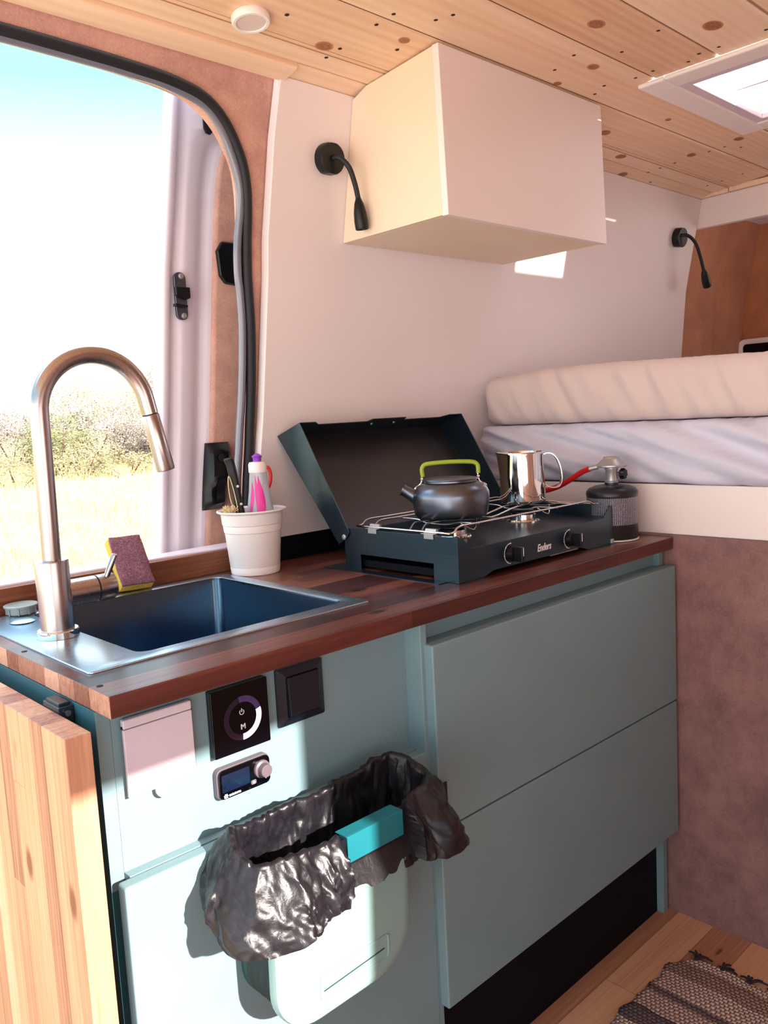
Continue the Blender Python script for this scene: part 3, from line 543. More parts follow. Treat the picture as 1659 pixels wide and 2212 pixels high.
blk('latch_block', [(.5585, 1.515), (.594, 1.515), (.594, 1.492), (.585, 1.488), (.5585, 1.496)], .729, .7392, K['black_plastic'], 0.002)
blk('latch_bar', [(.5535, 1.4785), (.584, 1.4755), (.584, 1.4705), (.5535, 1.4725)], .727, .739, K['black_plastic'], 0.001)
for zz in (1.5395, 1.4535):
    b = B(); b.lathe((.5785, .739, zz), [(.0062, 0), (.0062, .002), (.003, .0032), (.0024, .0015)], axis=(0, -1, 0), n=16); b.build('screw', K['grey_zinc'], lp, smooth=50)
blk('guide_block', [(.684, 1.5285), (.671, 1.545), (.667, 1.60), (.682, 1.6225), (.76, 1.6225), (.76, 1.5215)], .722, .7350, K['black_plastic'], 0.005)
b = B(); rows = []
for i in range(25):
    s_ = i/24; z = 1.018+0.152*s_; xa = .583+.020*s_**1.2; xb = .637+.028*s_; dep = 0.020+0.010*math.sin(PI*min(1, s_*1.1))-0.008*math.exp(-((s_-0.30)/0.12)**2); dep *= min(1, 0.25+6*min(s_, 1-s_))
    rows.append([(xa, .7350, z), (xa+.003, .735-dep*.6, z), (xa+.012, .735-dep, z), ((xa+xb)/2, .735-dep*(0.70 if .12 < s_ < .5 else 1.0), z), (xb-.010, .735-dep, z), (xb-.002, .735-dep*.6, z), (xb, .7350, z)])
b.grid(rows); b.face([b.bm.verts.new(p) for p in rows[0]]); b.face([b.bm.verts.new(p) for p in rows[-1]][::-1]); b.build('grab_handle', K['black_plastic'], t, smooth=40)
b = B(); b.lathe((.628, .7065, 1.135), [(.009, 0), (.009, .0015), (.004, .002)], axis=(0, -1, 0), n=16); b.build('screw', K['black_rubber'], t, smooth=50)
blk('corner_plate', [(.668, 1.96), (.669, 1.870), (.674, 1.860), (.684, 1.858), (.722, 1.896), (.78, 1.915), (.78, 1.96)], .741, .7465, K['black_plastic'], 0.001)
# ================================================================== SINK
t = thing('sink', 'inset brushed steel sink with a faucet deck at its left', 'sink', (0.27, 0.33, 0.90))
out = rrect(.024, .516, .107, .557, .006, 6); o2 = rrect(.0235, .5165, .1065, .5575, .006, 6)
inn_ = lambda e, r: rrect(.113+e, .490-e, .142+e, .540-e, r, 6)
L_ = lambda poly, z: [(x, y, z) for x, y in poly]
b = B(); b.grid([L_(o2, .9003), L_(o2, .9018), L_(out, .9026), L_(rrect(.030, .510, .113, .551, .006, 6), .9026), L_(inn_(-.002, .020), .9020), L_(inn_(0, .018), .9008)], cv=True)
b.build('rim', K['steelx'], t, smooth=40)
b = B(); V = b.grid([L_(inn_(0, .018), .9010), L_(inn_(.0015, .018), .896), L_(inn_(.006, .018), .76), L_(inn_(.010, .020), .748), L_(inn_(.022, .03), .742), L_(inn_(.12, .04), .739)], cv=True); b.face(V[-1]); bw = b.build('bowl', K['steelv'], t, smooth=50)
b = B(); b.lathe((.30, .34, .7395), [(.045, .0), (.043, .002), (.030, .001), (.028, -.004), (.001, -.004)], n=28); b.build('drain', K['mirror'], bw, smooth=40)
b = B(); b.lathe((.079, .486, .9026), [(.019, 0), (.0205, .0015), (.014, .0045), (.001, .005)], n=28); b.build('overflow_button', K['steelx'], t, smooth=60)
# faucet
t = thing('kitchen_faucet', 'tall arched brushed steel faucet at the left of the sink', 'faucet', (.079, .338, .9026))
b = B(); b.lathe((.079, .338, .9026), [(.031, 0), (.031, .0095), (.0295, .011), (.0248, .0112)], n=40); b.build('flange', K['mirror'], t, smooth=40)
b = B(); b.lathe((.0790, .338, .9138), [(.0248, 0), (.0250, .104), (.0242, .1065), (.0140, .1070)], n=40); b.build('body', K['steel'], t, smooth=40)
pts = [(.0800, .338, 1.018), (.0812, .338, 1.08), (.0826, .338, 1.16), (.0838, .338, 1.235)]
cx, cz, Rr = .1718, 1.241, .0880
for k in range(0, 33):
    a = math.radians(180-k*(166/32)); pts.append((cx+Rr*math.cos(a), .338, cz+Rr*math.sin(a)))
pts = pts[:4]+pts[5:]
e_ = Vector(pts[-1]); d_ = (Vector((.2842, .338, 1.138))-e_).normalized(); pts.append(tuple(e_+d_*.028))
b = B(); b.tube(pts, .0138, 28); b.build('spout', K['steel'], t, smooth=60)
j = e_+d_*.028
b = B(); b.lathe(tuple(j), [(.0128, 0), (.0128, .002)], axis=d_, n=28); b.build('joint_ring', K['black_rubber'], t)
b = B(); b.lathe(tuple(j+d_*.002), [(.0138, 0), (.0143, .001), (.0153, .092), (.0146, .0945), (.010, .0945), (.010, .085)], axis=d_, n=32); b.build('pull_out_head', K['steel'], t, smooth=40)
b = B(); b.lathe((.098, .338, .965), [(.0205, 0), (.0205, .045)], axis=(1, 0, 0), n=32); b.build('side_arm', K['steel'], t, smooth=40)
b = B(); b.lathe((.1432, .338, .965), [(.0188, 0), (.0188, .0022)], axis=(1, 0, 0), n=32); b.build('gap_ring', K['black_rubber'], t)
b = B(); b.lathe((.1455, .338, .965), [(.0205, 0), (.0205, .0265), (.0195, .028)], axis=(1, 0, 0), n=32); b.build('lever_hub', K['steel'], t, smooth=40)
b = B(); b.lathe((.158, .333, .974), [(.0047, 0), (.0047, .046), (.0040, .047)], axis=(.30, -.28, .9), n=16); b.build('lever', K['steel'], t, smooth=40)
# plug and sponge
t = thing('sink_plug', 'round ribbed grey plastic plug standing behind the faucet', 'sink plug', (.103, .560, .9030))
b = B(); b.lathe((.103, .5555, .9030), [(.022, 0), (.0235, .001), (.0240, .012), (.0282, .0128), (.0285, .0155), (.0265, .0165), (.0225, .0150), (.001, .0150)], n=36)
for k in range(9):
    a = 2*PI*k/9; b.obox((.103+.0245*math.cos(a), .5555+.0245*math.sin(a), .909), ((math.cos(a), math.sin(a), 0), (-math.sin(a), math.cos(a), 0), (0, 0, 1)), (.0012, .0009, .006))
b.build('plug', K['grey_plastic'], t, smooth=35)
t = thing('dish_sponge', 'yellow sponge with a mauve scouring face leaning against the upstand', 'sponge', (.31, .565, .903))
sa = math.radians(54); e1 = Vector((1, -.10, -.02)).normalized(); e2 = Vector((-.20, math.cos(sa), math.sin(sa))); e2 = (e2-e1*e2.dot(e1)).normalized(); e3 = e1.cross(e2)
c0 = Vector((.3175, .557, .9045))
def sbox(n0, n1, nm, mat, jit):
    b = B(); rows = []; nu, nv = 13, 18
    def P(u, v, w):
        rd = lambda q, k: math.copysign(1, q)
        base = c0+e1*(-.0315+.063*u)+e2*(.105*v)+e3*w
        q = noise.noise(base*60)*jit
        return base+e3*q+e1*noise.noise(base*50+Vector((4, 0, 0)))*jit
    ring = [(i/nu, 0) for i in range(nu)]+[(1, i/nv) for i in range(nv)]+[(1-i/nu, 1) for i in range(nu)]+[(0, 1-i/nv) for i in range(nv)]
    sh = lambda u, v, s_: (0.5+(u-.5)*s_, 0.5+(v-.5)*s_)
    for s_, w in ((0.0, n0), (.5, n0), (.95, n0), (1.0, n0+.0012), (1.0, (n0+n1)/2), (1.0, n1-.0012), (.95, n1), (.5, n1), (0.0, n1)):
        rows.append([P(*sh(u, v, max(s_, .01)), w) for u, v in ring])
    b.grid(rows, cv=True); b.build(nm, mat, t, smooth=60)
sbox(0.0, .020, 'foam', K['foam'], .0012); sbox(.0201, .027, 'scouring_face', K['scour'], .0016)
# ================================================================== SWITCHES IN THE CONTROL PANEL (front plane y = .045)
PY = .0445
def plate(poly, y0, y1, name, mat, par, bev=.001, label=None):
    b = B(); b.prism(poly, lambda u, v, q: (u, q, v), y1, y0); return b.build(name, mat, par, bevel=bev, seg=3, label=label)
t = thing('socket_outlet', 'pinkish white covered power socket at the left of the green panel', 'socket', (.077, PY, .755))
plate(rrect(.0325, .1285, .756, .8535, .003), PY, PY-.006, 'base_frame', K['anodised'], t)
plate([(.0285, .8545), (.1245, .8545), (.1245, .8425), (.0285, .8425)], PY-.004, PY-.013, 'hinge_bar', K['pink_white'], t, .002)
cov = [(.0285, .8415), (.1245, .8415), (.1245, .7535), (.0895, .7535)]+[(.0775+.012*math.cos(math.radians(-a)), .7500+.012*math.sin(math.radians(-a))) for a in range(0, 181, 20)]+[(.0655, .7535), (.0285, .7535)]
plate(cov, PY-.007, PY-.0125, 'flap_cover', K['pink_white'], t, .0012)
b = B(); b.lathe((.0270, PY-.009, .8445), [(.002, 0), (.002, .003)], axis=(1, 0, 0), n=10); b.build('hinge_pin', K['black_rubber'], t)
t = thing('dimmer_switch', 'square black glass touch dimmer with a partly lit ring', 'dimmer', (.197, PY, .76))
plate(rrect(.1535, .2455, .7615, .8555, .002), PY, PY-.007, 'base_frame', K['black_rubber'], t)
gp = plate(rrect(.1535, .2455, .7615, .8555, .002), PY-.0075, PY-.0125, 'glass_plate', K['black_gloss'], t, .0006)
DC = (.2015, .8075)
def arc(a0, a1, r0, r1, y0, y1, name, mat, n=24, c=DC, par=None):
    b = B(); P = [(c[0]+r*math.cos(math.radians(a)), c[1]+r*math.sin(math.radians(a))) for r, A_ in ((r1, [a0+(a1-a0)*k/n for k in range(n+1)]), (r0, [a1-(a1-a0)*k/n for k in range(n+1)])) for a in A_]
    b.prism(P, lambda u, v, q: (u, q, v), y0, y1); return b.build(name, mat, par or t)
arc(-93, 15, .0225, .0310, PY-.0130, PY-.0126, 'lit_ring', K['led'], par=gp)
K['ring_dim'] = plain('violet unlit ring', srgb(74, 56, 108), 0.2, coat=0.4)
arc(15.5, 100, .0225, .0310, PY-.0130, PY-.0126, 'dim_ring', K['ring_dim'], par=gp)
K['ring_dark'] = plain('dark violet ring', srgb(34, 20, 40), 0.2, coat=0.4)
arc(100.5, 266, .0225, .0310, PY-.0130, PY-.0126, 'dark_ring', K['ring_dark'], par=gp)
arc(125, 415, .0030, .0039, PY-.0130, PY-.0126, 'power_symbol', K['white_print'], c=(.2005, .8160), par=gp)
b = B(); b.box(.2000, .2010, PY-.0130, PY-.0126, .8160, .8212); b.build('power_symbol_bar', K['white_print'], gp)
text('letter_m', 'M', .0105, (.2010, PY-.0129, .7950), gp, K['white_print'], off=.0002)
t = thing('light_switch', 'square dark grey light switch right of the black dimmer', 'switch', (.31, PY, .77))
b = B(); V = b.grid([[(x, y, z) for x, z in rrect(*q)] for y, q in ((PY, (.2670, .3525, .7695, .8560, .003)), (PY-.004, (.2670, .3525, .7695, .8560, .003)), (PY-.0095, (.2800, .3400, .7820, .8440, .003)), (PY-.0060, (.2815, .3385, .7835, .8425, .002)))], cv=True); b.face(V[-1]); b.build('frame', K['dark_charcoal'], t, smooth=30)
b = B(); b.prism([(.0105, .7840), (.0150, .7850), (.0118, .8420), (.0040, .8420), (.0040, .7840)], lambda u, v, q: (q, PY-u, v), .2825, .3378); b.build('rocker', K['dark_charcoal'], t, bevel=.001)
t = thing('heater_controller', 'small rounded black heater controller with a blue screen and knob', 'controller', (.197, PY, .71))
plate(rrect(.1545, .2415, .7010, .7450, .009), PY, PY-.010, 'housing', K['knob_grey'], t, .0015)
fp_ = plate(rrect(.1560, .2400, .7025, .7435, .008), PY-.0100, PY-.0135, 'face_plate', K['black_gloss'], t, .001)
plate(rrect(.1600, .2050, .7125, .7370, .001), PY-.0136, PY-.0139, 'screen', K['screen'], fp_, 0)
b = B(); b.lathe((.2255, PY-.0135, .7260), [(.0130, 0), (.0125, .003), (.0095, .0045), (.0090, .013), (.0080, .0140), (.001, .0142)], axis=(0, -1, 0), n=32); b.build('knob', K['knob_grey'], t, smooth=40)
plate(rrect(.2060, .2150, .7085, .7150, .002), PY-.0134, PY-.0150, 'button', K['knob_grey'], t, .0006)
arc(0, 360, .0011, .0019, PY-.0154, PY-.0151, 'button_mark', K['white_print'], 16, (.2105, .7118))
b = B()
for k in range(7):
    a = 2*PI*k/7; b.obox((.1650+.0022*math.cos(a), PY-.0138, .7068+.0022*math.sin(a)), ((math.cos(a+.5), 0, math.sin(a+.5)), (0, 1, 0), (-math.sin(a+.5), 0, math.cos(a+.5))), (.0014, .0002, .0006))
b.build('logo', K['white_print'], fp_)
text('lettering', 'autoterm', .0050, (.1795, PY-.0138, .7068), fp_, K['white_print'], off=.00018)
for k, (x, z) in enumerate(((.2370, .7170), (.2345, .7135), (.2315, .7110))):
    b = B(); b.lathe((x, PY-.0136, z), [(.0009, 0), (.0009, .0003)], axis=(0, -1, 0), n=8); b.build('indicator_dot', K['white_print'], fp_)
arc(20, 160, .0022, .0027, PY-.0139, PY-.0137, 'chevron', K['white_print'], 6, (.1632, .7170), fp_)
# ================================================================== HANGING BIN AND LINER
t = thing('hanging_bin', 'mint green flat bin hooked over the cabinet door', 'waste bin', (.27, -.04, .40))
fb = rrect(.147, .391, .405, .618, .065, 10, [.01, .01, .070, .070])
b = B(); rows = []
def shrink(poly, e, c=(.269, .54)):
    return [(c[0]+(x-c[0])*(1-e/.122), c[1]+(z-c[1])*(1-e/.134)) for x, z in poly]
lean = lambda z: -0.010*(z-.405)/.267
for y, e in ((-.066, .0), (-.074, .0), (-.0795, .0015), (-.082, .006), (-.083, .014)): rows.append([(x, y+lean(z), z) for x, z in shrink(fb, e)])
V = b.grid(rows, cv=True); b.face(V[0][::-1]); b.face(V[-1]); b.build('front_shell', K['sage_light'], t, smooth=40)
b = B(); b.prism([(x, min(z, .600)) for x, z in shrink(fb, .006)], lambda u, v, q: (u, q, v), .0055, -.006); b.build('back_shell', K['teal_side'], t, bevel=.002)
b = B(); rows = []
for k in range(9):
    y = -.006-.060*k/8; e = .006 if k % 2 == 0 else .016
    rows.append([(x, y+lean(z)*(k/8), min(z, .600)) for x, z in shrink(fb, e)])
b.grid(rows, cv=True); b.build('bellows', K['teal_side'], t, smooth=30)
fy = lambda z, d=0: -.0832+lean(z)-d
def on_front(poly, d0, d1, name, mat, bev=0.0):
    b = B(); b.prism(poly, lambda u, v, q: (u, fy(v, q), v), d0, d1); return b.build(name, mat, t, bevel=bev)
lab = rrect(.216, .344, .4340, .4720, .006)
b = B(); b.grid([[(x, fy(z, -.0002), z) for x, z in lab], [(x, fy(z, .0012), z) for x, z in rrect(.2164, .3436, .4344, .4716, .0056)], [(x, fy(z, .0012), z) for x, z in rrect(.2178, .3422, .4358, .4702, .005)], [(x, fy(z, -.0002), z) for x, z in rrect(.2182, .3418, .4362, .4698, .005)]], cv=True); b.build('latch_panel', K['sage_light'], t, smooth=40)
on_front([(.2225, .4452), (.3350, .4505), (.3350, .4518), (.2225, .4465)], -.0002, .0008, 'latch_slot', K['teal_side'])
b = B(); b.box(.2600, .3640, -.1075, -.1055, .6200, .6570); b.box(.2600, .3640, -.1055, -.082, .6552, .6570); b.box(.2600, .2612, -.1055, -.090, .620, .6552); b.build('liner_clip', K['teal_plastic'], t, bevel=.001)
b = B(); b.box(.20, .22, .0045, .031, .655, .6575) if False else b.box(.25, .33, .0035, .0062, .60, .6575); b.box(.25, .33, .0035, .0285, .6562, .6575); b.build('door_hook', K['teal_plastic'], t)
# liner
def rim(u):
    P_ = rrect(.128, .442, -.098, -.012, .035, 8); L2 = [0]
    for i in range(len(P_)): a = P_[i]; c = P_[(i+1) % len(P_)]; L2.append(L2[-1]+math.hypot(c[0]-a[0], c[1]-a[1]))
    d = (u % 1)*L2[-1]
    for i in range(len(P_)):
        if L2[i+1] >= d:
            a = Vector(P_[i]); c = Vector(P_[(i+1) % len(P_)]); tt = (d-L2[i])/max(1e-9, L2[i+1]-L2[i]); p = a+(c-a)*tt; return p
NU, NV = 420, 60; rows = []
cen = Vector((.285, -.056))
for i in range(NU):
    u = i/NU; p = rim(u); p2 = rim(u+.01); tg = (p2-p).normalized(); nr = Vector((tg.y, -tg.x))
    if nr.dot(p-cen) < 0: nr = -nr
    fr_ = max(0, min(1, (-p.y-.025)/.05)); lf = max(0, min(1, (.27-p.x)/.13)); rt = max(0, min(1, (p.x-.33)/.10)); mid_ = max(0, 1-abs(p.x-.312)/.06)*fr_
    Ldr = fr_*(.064+.032*lf+.030*rt-.002*mid_)+(1-fr_)*(.020+.06*lf+.05*rt)
    Ldr *= 1+.18*noise.noise(Vector((p.x*13, p.y*13, 2)))+.10*noise.noise(Vector((p.x*45, p.y*45, 5)))
    ztop = .658+.020*(1-fr_)+.014*rt+.006*lf+.010*noise.noise(Vector((p.x*20, p.y*20, 7)))*(1-mid_)-.010*mid_
    uu = u*8.0; row = []
    for k in range(NV):
        v = k/(NV-1)
        if v < .34: s_ = v/.34; off = -.007-.012*(1-s_); z = ztop-.11*(1-s_)**1.1-.003; am = .35+.65*(1-s_)
        elif v < .44: s_ = (v-.34)/.10; a = PI*(1-s_); off = -.001+.006*math.cos(a); z = ztop-.003+.005*math.sin(a); am = .35
        else: s_ = (v-.44)/.56; off = .005+(.016+.026*rt+.010*lf)*math.sin(PI*min(1, s_*.62))+.0; z = ztop-.003-Ldr*s_; am = .35+.9*s_
        q = p+nr*off; P3 = Vector((q.x, q.y, z))
        pl = 1-2*abs(noise.noise(Vector((uu*2.6, z*9, 1)))); pl2 = 1-2*abs(noise.noise(Vector((uu*6.5+z*30, z*26, 4)))); pl3 = 1-2*abs(noise.noise(Vector((uu*14-z*60, z*60, 8)))); lo = noise.noise(Vector((uu*1.1, z*10, 3)))
        d = (.014*pl+.0050*pl2+.0014*pl3+.014*lo)*am*(1-.75*mid_)
        P3 = P3+Vector((nr.x, nr.y, .25)).normalized()*d+Vector((tg.x, tg.y, .8))*(.004*noise.noise(Vector((uu*9, z*50, 12))))
        P3.y = min(P3.y, .0030)
        if .25 < P3.x < .375 and P3.y < -.05 and v > .30: P3.y = max(P3.y, -.1035-.012*max(0, .615-P3.z)/.02); P3.z = min(P3.z, .6540)
        if v > .44 and .145 < P3.x < .393 and P3.z < .63 and P3.y < -.05: P3.y = min(P3.y, -.0975-.004*abs(noise.noise(P3*40)))
        row.append(P3)
    rows.append(row)
b = B(); V = b.grid(rows, cu=True); b.face([r[0] for r in V]); o = b.build('bin_liner', K['bag'], smooth=38, origin=(.28, -.055, .66)); tag(o, 'crumpled black plastic bag folded over the rim of the mint bin', 'bin bag')
# ================================================================== STOVE
SX0, SX1, SY0, SY1, Z0 = .705, 1.227, .072, .385, .9002
t = thing('camping_stove', 'black two burner gas stove with its lid propped open', 'camping stove', (.96, .23, .90))
sidep = [(SY0, Z0), (SY0, .9845), (SY1, .9845), (SY1, Z0), (.338, Z0), (.338, .9320), (.134, .9320), (.134, Z0)]
f3 = lambda u, v, q: (q, u, v)
b = B(); b.prism(sidep, f3, SX0, SX0+.0022); b.build('side_plate', K['anodised'] if False else K['black_metal'], t, bevel=.0006)
b = B(); b.prism(sidep, f3, SX1-.0022, SX1); b.build('side_plate', K['black_metal'], t, bevel=.0006)
b = B(); fp = [(SX0+.002, Z0), (SX0+.002, .984), (SX0+.012, .984), (SX0+.040, .9605), (SX1-.040, .9605), (SX1-.014, .984), (SX1-.002, .984), (SX1-.002, Z0), (SX1-.10, Z0), (SX1-.13, .909), (SX0+.10, .909), (SX0+.07, Z0)]
b.prism(fp, lambda u, v, q: (u, q, v), SY0, SY0+.0022); b.build('front_panel', K['black_metal'], t, bevel=.0006)
b = B(); b.box(SX0+.0025, SX1-.0025, SY0+.0025, SY1-.004, .9585, .9603); b.box(SX0+.0025, SX1-.0025, SY1-.004, SY1-.002, Z0, .975); b.box(SX0+.003, SX1-.003, SY0+.0025, SY0+.02, .909, .911); b.build('hob_plate', K['black_metal'], t)
o = B(); o.box(.683, 1.20, .11, .41, .9001, .9012) if False else o.box(.681, .7045, .100, .43, .9001, .9012); o.box(.7045, 1.19, .386, .43, .9001, .9012); o.build('base_sheet', K['black_metal'], t)
# lid: shallow tray hinged at the back
hb, hf = Vector((0, .400, .949)), Vector((0, .365, .976)); tb, tf = Vector((0, .5905, 1.178)), Vector((0, .508, 1.2055))
def lidP(x, s_, w): p = (hb.lerp(tb, s_)).lerp(hf.lerp(tf, s_), w); return Vector((x, p.y, p.z))
b = B()
for x0, x1 in ((SX0-.0035, SX0-.0013), (SX1+.0013, SX1+.0035)):
    pr = [hb+Vector((0, .003, .004)), hf+Vector((0, -.004, .010)), tf, tb]; pr = [hb, Vector((0, .377, .9475)), hf+Vector((0, -.003, .002)), hf+Vector((0, -.0015, .009)), tf, tb]
    b = B(); b.prism([(p.y, p.z) for p in (hb, hf.lerp(hb, .35)+Vector((0, -.004, -.002)), hf, tf, tb)], f3, x0, x1)
    b.build('lid_flange', K['black_metal'], t, bevel=.0006)
b = B(); nrm = (tb-hb).cross(Vector((1, 0, 0))).normalized()
b.grid([[lidP(SX0-.003+(SX1-SX0+.006)*i/20, s_, 0) for s_ in (0.05, .5, 1.0)] for i in range(21)]); b.build('lid_panel', K['speckled'], t, solid=.0016)
W_ = SX1-SX0+.006; b = B()
rimp = [(0, 0), (0, 1.0), (.085, 1.0), (.125, .80), (.40, .80), (.41, .98), (.62, .98), (.63, .80), (.875, .80), (.915, 1.0), (1, 1.0), (1, 0)]
A_ = [b.bm.verts.new(lidP(SX0-.003+W_*u, 1.0, w)) for u, w in rimp]; dz = (tb-hb).normalized()*.0018; A2 = [b.bm.verts.new(lidP(SX0-.003+W_*u, 1.0, w)-dz) for u, w in rimp]
b.face(A_); b.face(A2[::-1])
for i in range(len(A_)): k = (i+1) % len(A_); b.face([A_[i], A_[k], A2[k], A2[i]])
b.build('lid_rim', K['black_metal'], t)
for u in (.445, .585):
    c_ = lidP(SX0+W_*u, 1.0, .62)-dz*1.2; b = B(); b.lathe(tuple(c_), [(.0035, 0), (.0030, .0016), (.001, .002)], axis=-dz, n=12); b.build('rivet', K['grey_zinc'], t, smooth=60)
for x, ax in ((SX0-.0036, (-1, 0, 0)), (SX1+.0036, (1, 0, 0))):
    b = B(); b.lathe((x, .3815, .9655), [(.0058, 0), (.0055, .0016), (.004, .0024), (.001, .0026)], axis=ax, n=18); b.obox((x+ax[0]*.0027, .3815, .9655), ((1, 0, 0), (0, .5, 1), (0, 1, -.5)), (.0002, .0046, .0006)); b.build('hinge_screw', K['grey_zinc'], t, smooth=50)
# grate
def wire(pts, r=.0022, nm='grate_wire', nn=4): b = B(); b.tube(spline(pts, nn), r, 8); return b.build(nm, K['wire'], t, smooth=180)
gx0, gx1 = SX0+.010, SX1-.016; ga, gz = .989, .9985
wire([(gx0, .098, ga), (gx0, .20, ga), (gx0, .355, ga)], .0024, 'grate_side'); wire([(gx1, .098, ga), (gx1, .20, ga), (gx1, .355, ga)], .0024, 'grate_side')
for y in (.100, .315, .353):
    wire([(gx0, y, ga), (gx0+.014, y+.001, ga+.001), (gx0+.035, y+.004, gz), (gx0+.09, y+.004, gz), (.96, y+.004, gz), (gx1-.09, y+.004, gz), (gx1-.035, y+.004, gz), (gx1-.014, y+.001, ga+.001), (gx1, y, ga)], .0021, 'grate_bar')
for y in (.200, .232):
    wire([(gx0, y-.02, ga-.001), (gx0+.012, y-.018, ga-.001), (gx0+.040, y-.006, gz-.0005), (.80, y, gz-.001), (.88, y, gz-.001), (.96, y, ga-.004), (1.05, y, gz-.001), (1.16, y, gz-.001), (gx1-.012, y-.018, ga-.001), (gx1, y-.02, ga-.001)], .0020, 'grate_bar')
for x in (.805, .880, 1.065, 1.140):
    wire([(x, .104, gz-.002), (x+.002, .16, gz-.003), (x+.004, .19, gz-.009), (x+.004, .245, gz-.009), (x+.002, .27, gz-.003), (x, .318, gz-.002)], .0017, 'grate_prong')
wire([(.815, .165, gz-.003), (.842, .150, gz-.022), (.868, .165, gz-.003)], .0016, 'grate_prong', 3); wire([(1.075, .170, gz-.003), (1.10, .155, gz-.022), (1.125, .170, gz-.003)], .0016, 'grate_prong', 3)
for y in (.305, .150):
    b = B(); b.box(SX0-.0006, SX0+.019, y-.018, y+.014, .9862, .9872); b.tube([(SX0+.014, y-.016, .992), (SX0+.014, y+.012, .992)], .0036, 10); b.box(SX0-.002, SX0-.0008, y-.020, y+.004, .978, .9872); b.build('clip', K['grey_zinc'], t, bevel=.0004)
for x, y in ((.842, .207), (1.098, .222)):
    b = B(); b.lathe((x, y, .9604), [(.040, 0), (.038, .003), (.030, .0035), (.0295, .014), (.026, .0165), (.020, .0165), (.018, .012)], n=36); b.build('burner_cup', K['mirror'], t, smooth=40)
    b = B(); b.lathe((x, y, .9775), [(.022, 0), (.0265, .001), (.0265, .004), (.024, .0055), (.001, .006)], n=36); b.build('burner_cap', K['dark_charcoal'], t, smooth=40)
KZ = .9335
for x in (.8575, 1.0565):
    b = B(); b.lathe((x, SY0-.0002, KZ), [(.0155, 0), (.0150, .006), (.0142, .0105), (.013, .0115), (.001, .0118)], axis=(0, -1, 0), n=32); kb = b.build('knob', K['black_plastic'], t, smooth=40)
    b = B(); b.box(x-.0042, x+.0042, SY0-.031, SY0-.010, KZ-.0145, KZ+.0145); b.build('grip', K['black_plastic'], kb, bevel=.0018, seg=3)
    b = B(); b.box(x-.0007, x+.0007, SY0-.0315, SY0-.0309, KZ-.003, KZ+.0135); b.build('pointer_mark', K['white_print'], kb)
    b = B()
    for k in range(15):
        a = math.radians(88+k*12.5); sz = .0011 if k % 4 else .0017; b.obox((x+.0195*math.cos(a), SY0-.0003, KZ+.0195*math.sin(a)), ((math.cos(a), 0, math.sin(a)), (0, 1, 0), (-math.sin(a), 0, math.cos(a))), (sz*.7, .0002, .0016))
    b.build('dial_marks', K['white_print'], t)
text('lettering', 'Enders', .0205, (.9665, SY0-.0004, .9295), t, K['white_print'], shear=.25, off=.0004, sx=.82)
b = B(); b.box(.985, 1.085, SY0-.0012, SY0-.0002, .9080, .9092); b.build('slot_edge', K['grey_zinc'], t)
b = B(); b.box(SX1-.012, SX1-.002, SY0-.004, SY0+.008, Z0, .911); b.build('foot', K['grey_zinc'], t, bevel=.0015)
b = B(); b.box(SX0+.05, SX0+.07, SY0+.02, SY0+.04, Z0, .909); b.box(SX1-.08, SX1-.06, SY0+.02, SY0+.04, Z0, .909); b.box(SX0+.01, SX1-.01, SY0+.06, SY1-.02, Z0+.006, .9200); b.build('gas_pipe_box', K['black_board'], t)
# kettle
KC = Vector((.842, .207)); t = thing('kettle', 'squat grey anodised kettle with a lime green bail handle', 'kettle', (KC.x, KC.y, .9995))
b = B(); b.lathe((KC.x, KC.y, 1.0005), [(.001, .001), (.066, .0), (.0715, .003), (.0745, .009), (.0775, .030), (.0782, .042), (.0775, .050), (.0735, .0585), (.0660, .0655), (.0570, .0700), (.0535, .0718), (.0535, .0745)], n=56); b.build('body', K['anodised'], t, smooth=50)
b = B(); b.lathe((KC.x, KC.y, 1.0752), [(.0545, .0), (.0560, .0012), (.0555, .0030), (.050, .0042), (.030, .0052), (.001, .0056)], n=48); b.build('lid', K['anodised'], t, smooth=60)
IR = Vector((.7245, -.6893, 0)); S0 = Vector((KC.x, KC.y, 1.0410))-IR*.066; sd = (-IR+Vector((0, 0, .62))).normalized()
b = B(); b.lathe(tuple(S0), [(.015, 0), (.0125, .014), (.0115, .030), (.0125, .037), (.0112, .037), (.010, .030)], axis=sd, n=24); b.build('spout', K['anodised'], t, smooth=50)
KP = lambda r, z: (KC.x+IR.x*r, KC.y+IR.y*r, z)
hp = [KP(-.0545, 1.0840), KP(-.0560, 1.0960), KP(-.0540, 1.1040), KP(-.044, 1.1095), KP(0, 1.1115), KP(.044, 1.1095), KP(.0555, 1.1040), KP(.0575, 1.0960), KP(.0575, 1.0860)]
b = B(); b.tube(spline(hp, 8), .0044, 14); hn = b.build('handle', K['green'], t, smooth=180)
for s_ in (-1, 1):
    b = B(); b.tube(spline([KP(s_*.0560, 1.090), KP(s_*.0570, 1.078), KP(s_*.0600, 1.070), KP(s_*.0720, 1.0600)], 6), .0017, 8); b.tube([KP(s_*.0545, 1.080), KP(s_*.0595, 1.080)], .0035, 10); b.lathe(KP(s_*.0690, 1.0605), [(.006, 0), (.005, .004), (.001, .005)], axis=(IR*s_+Vector((0, 0, .8))), n=14); b.build('handle_bracket', K['wire'], hn, smooth=60)
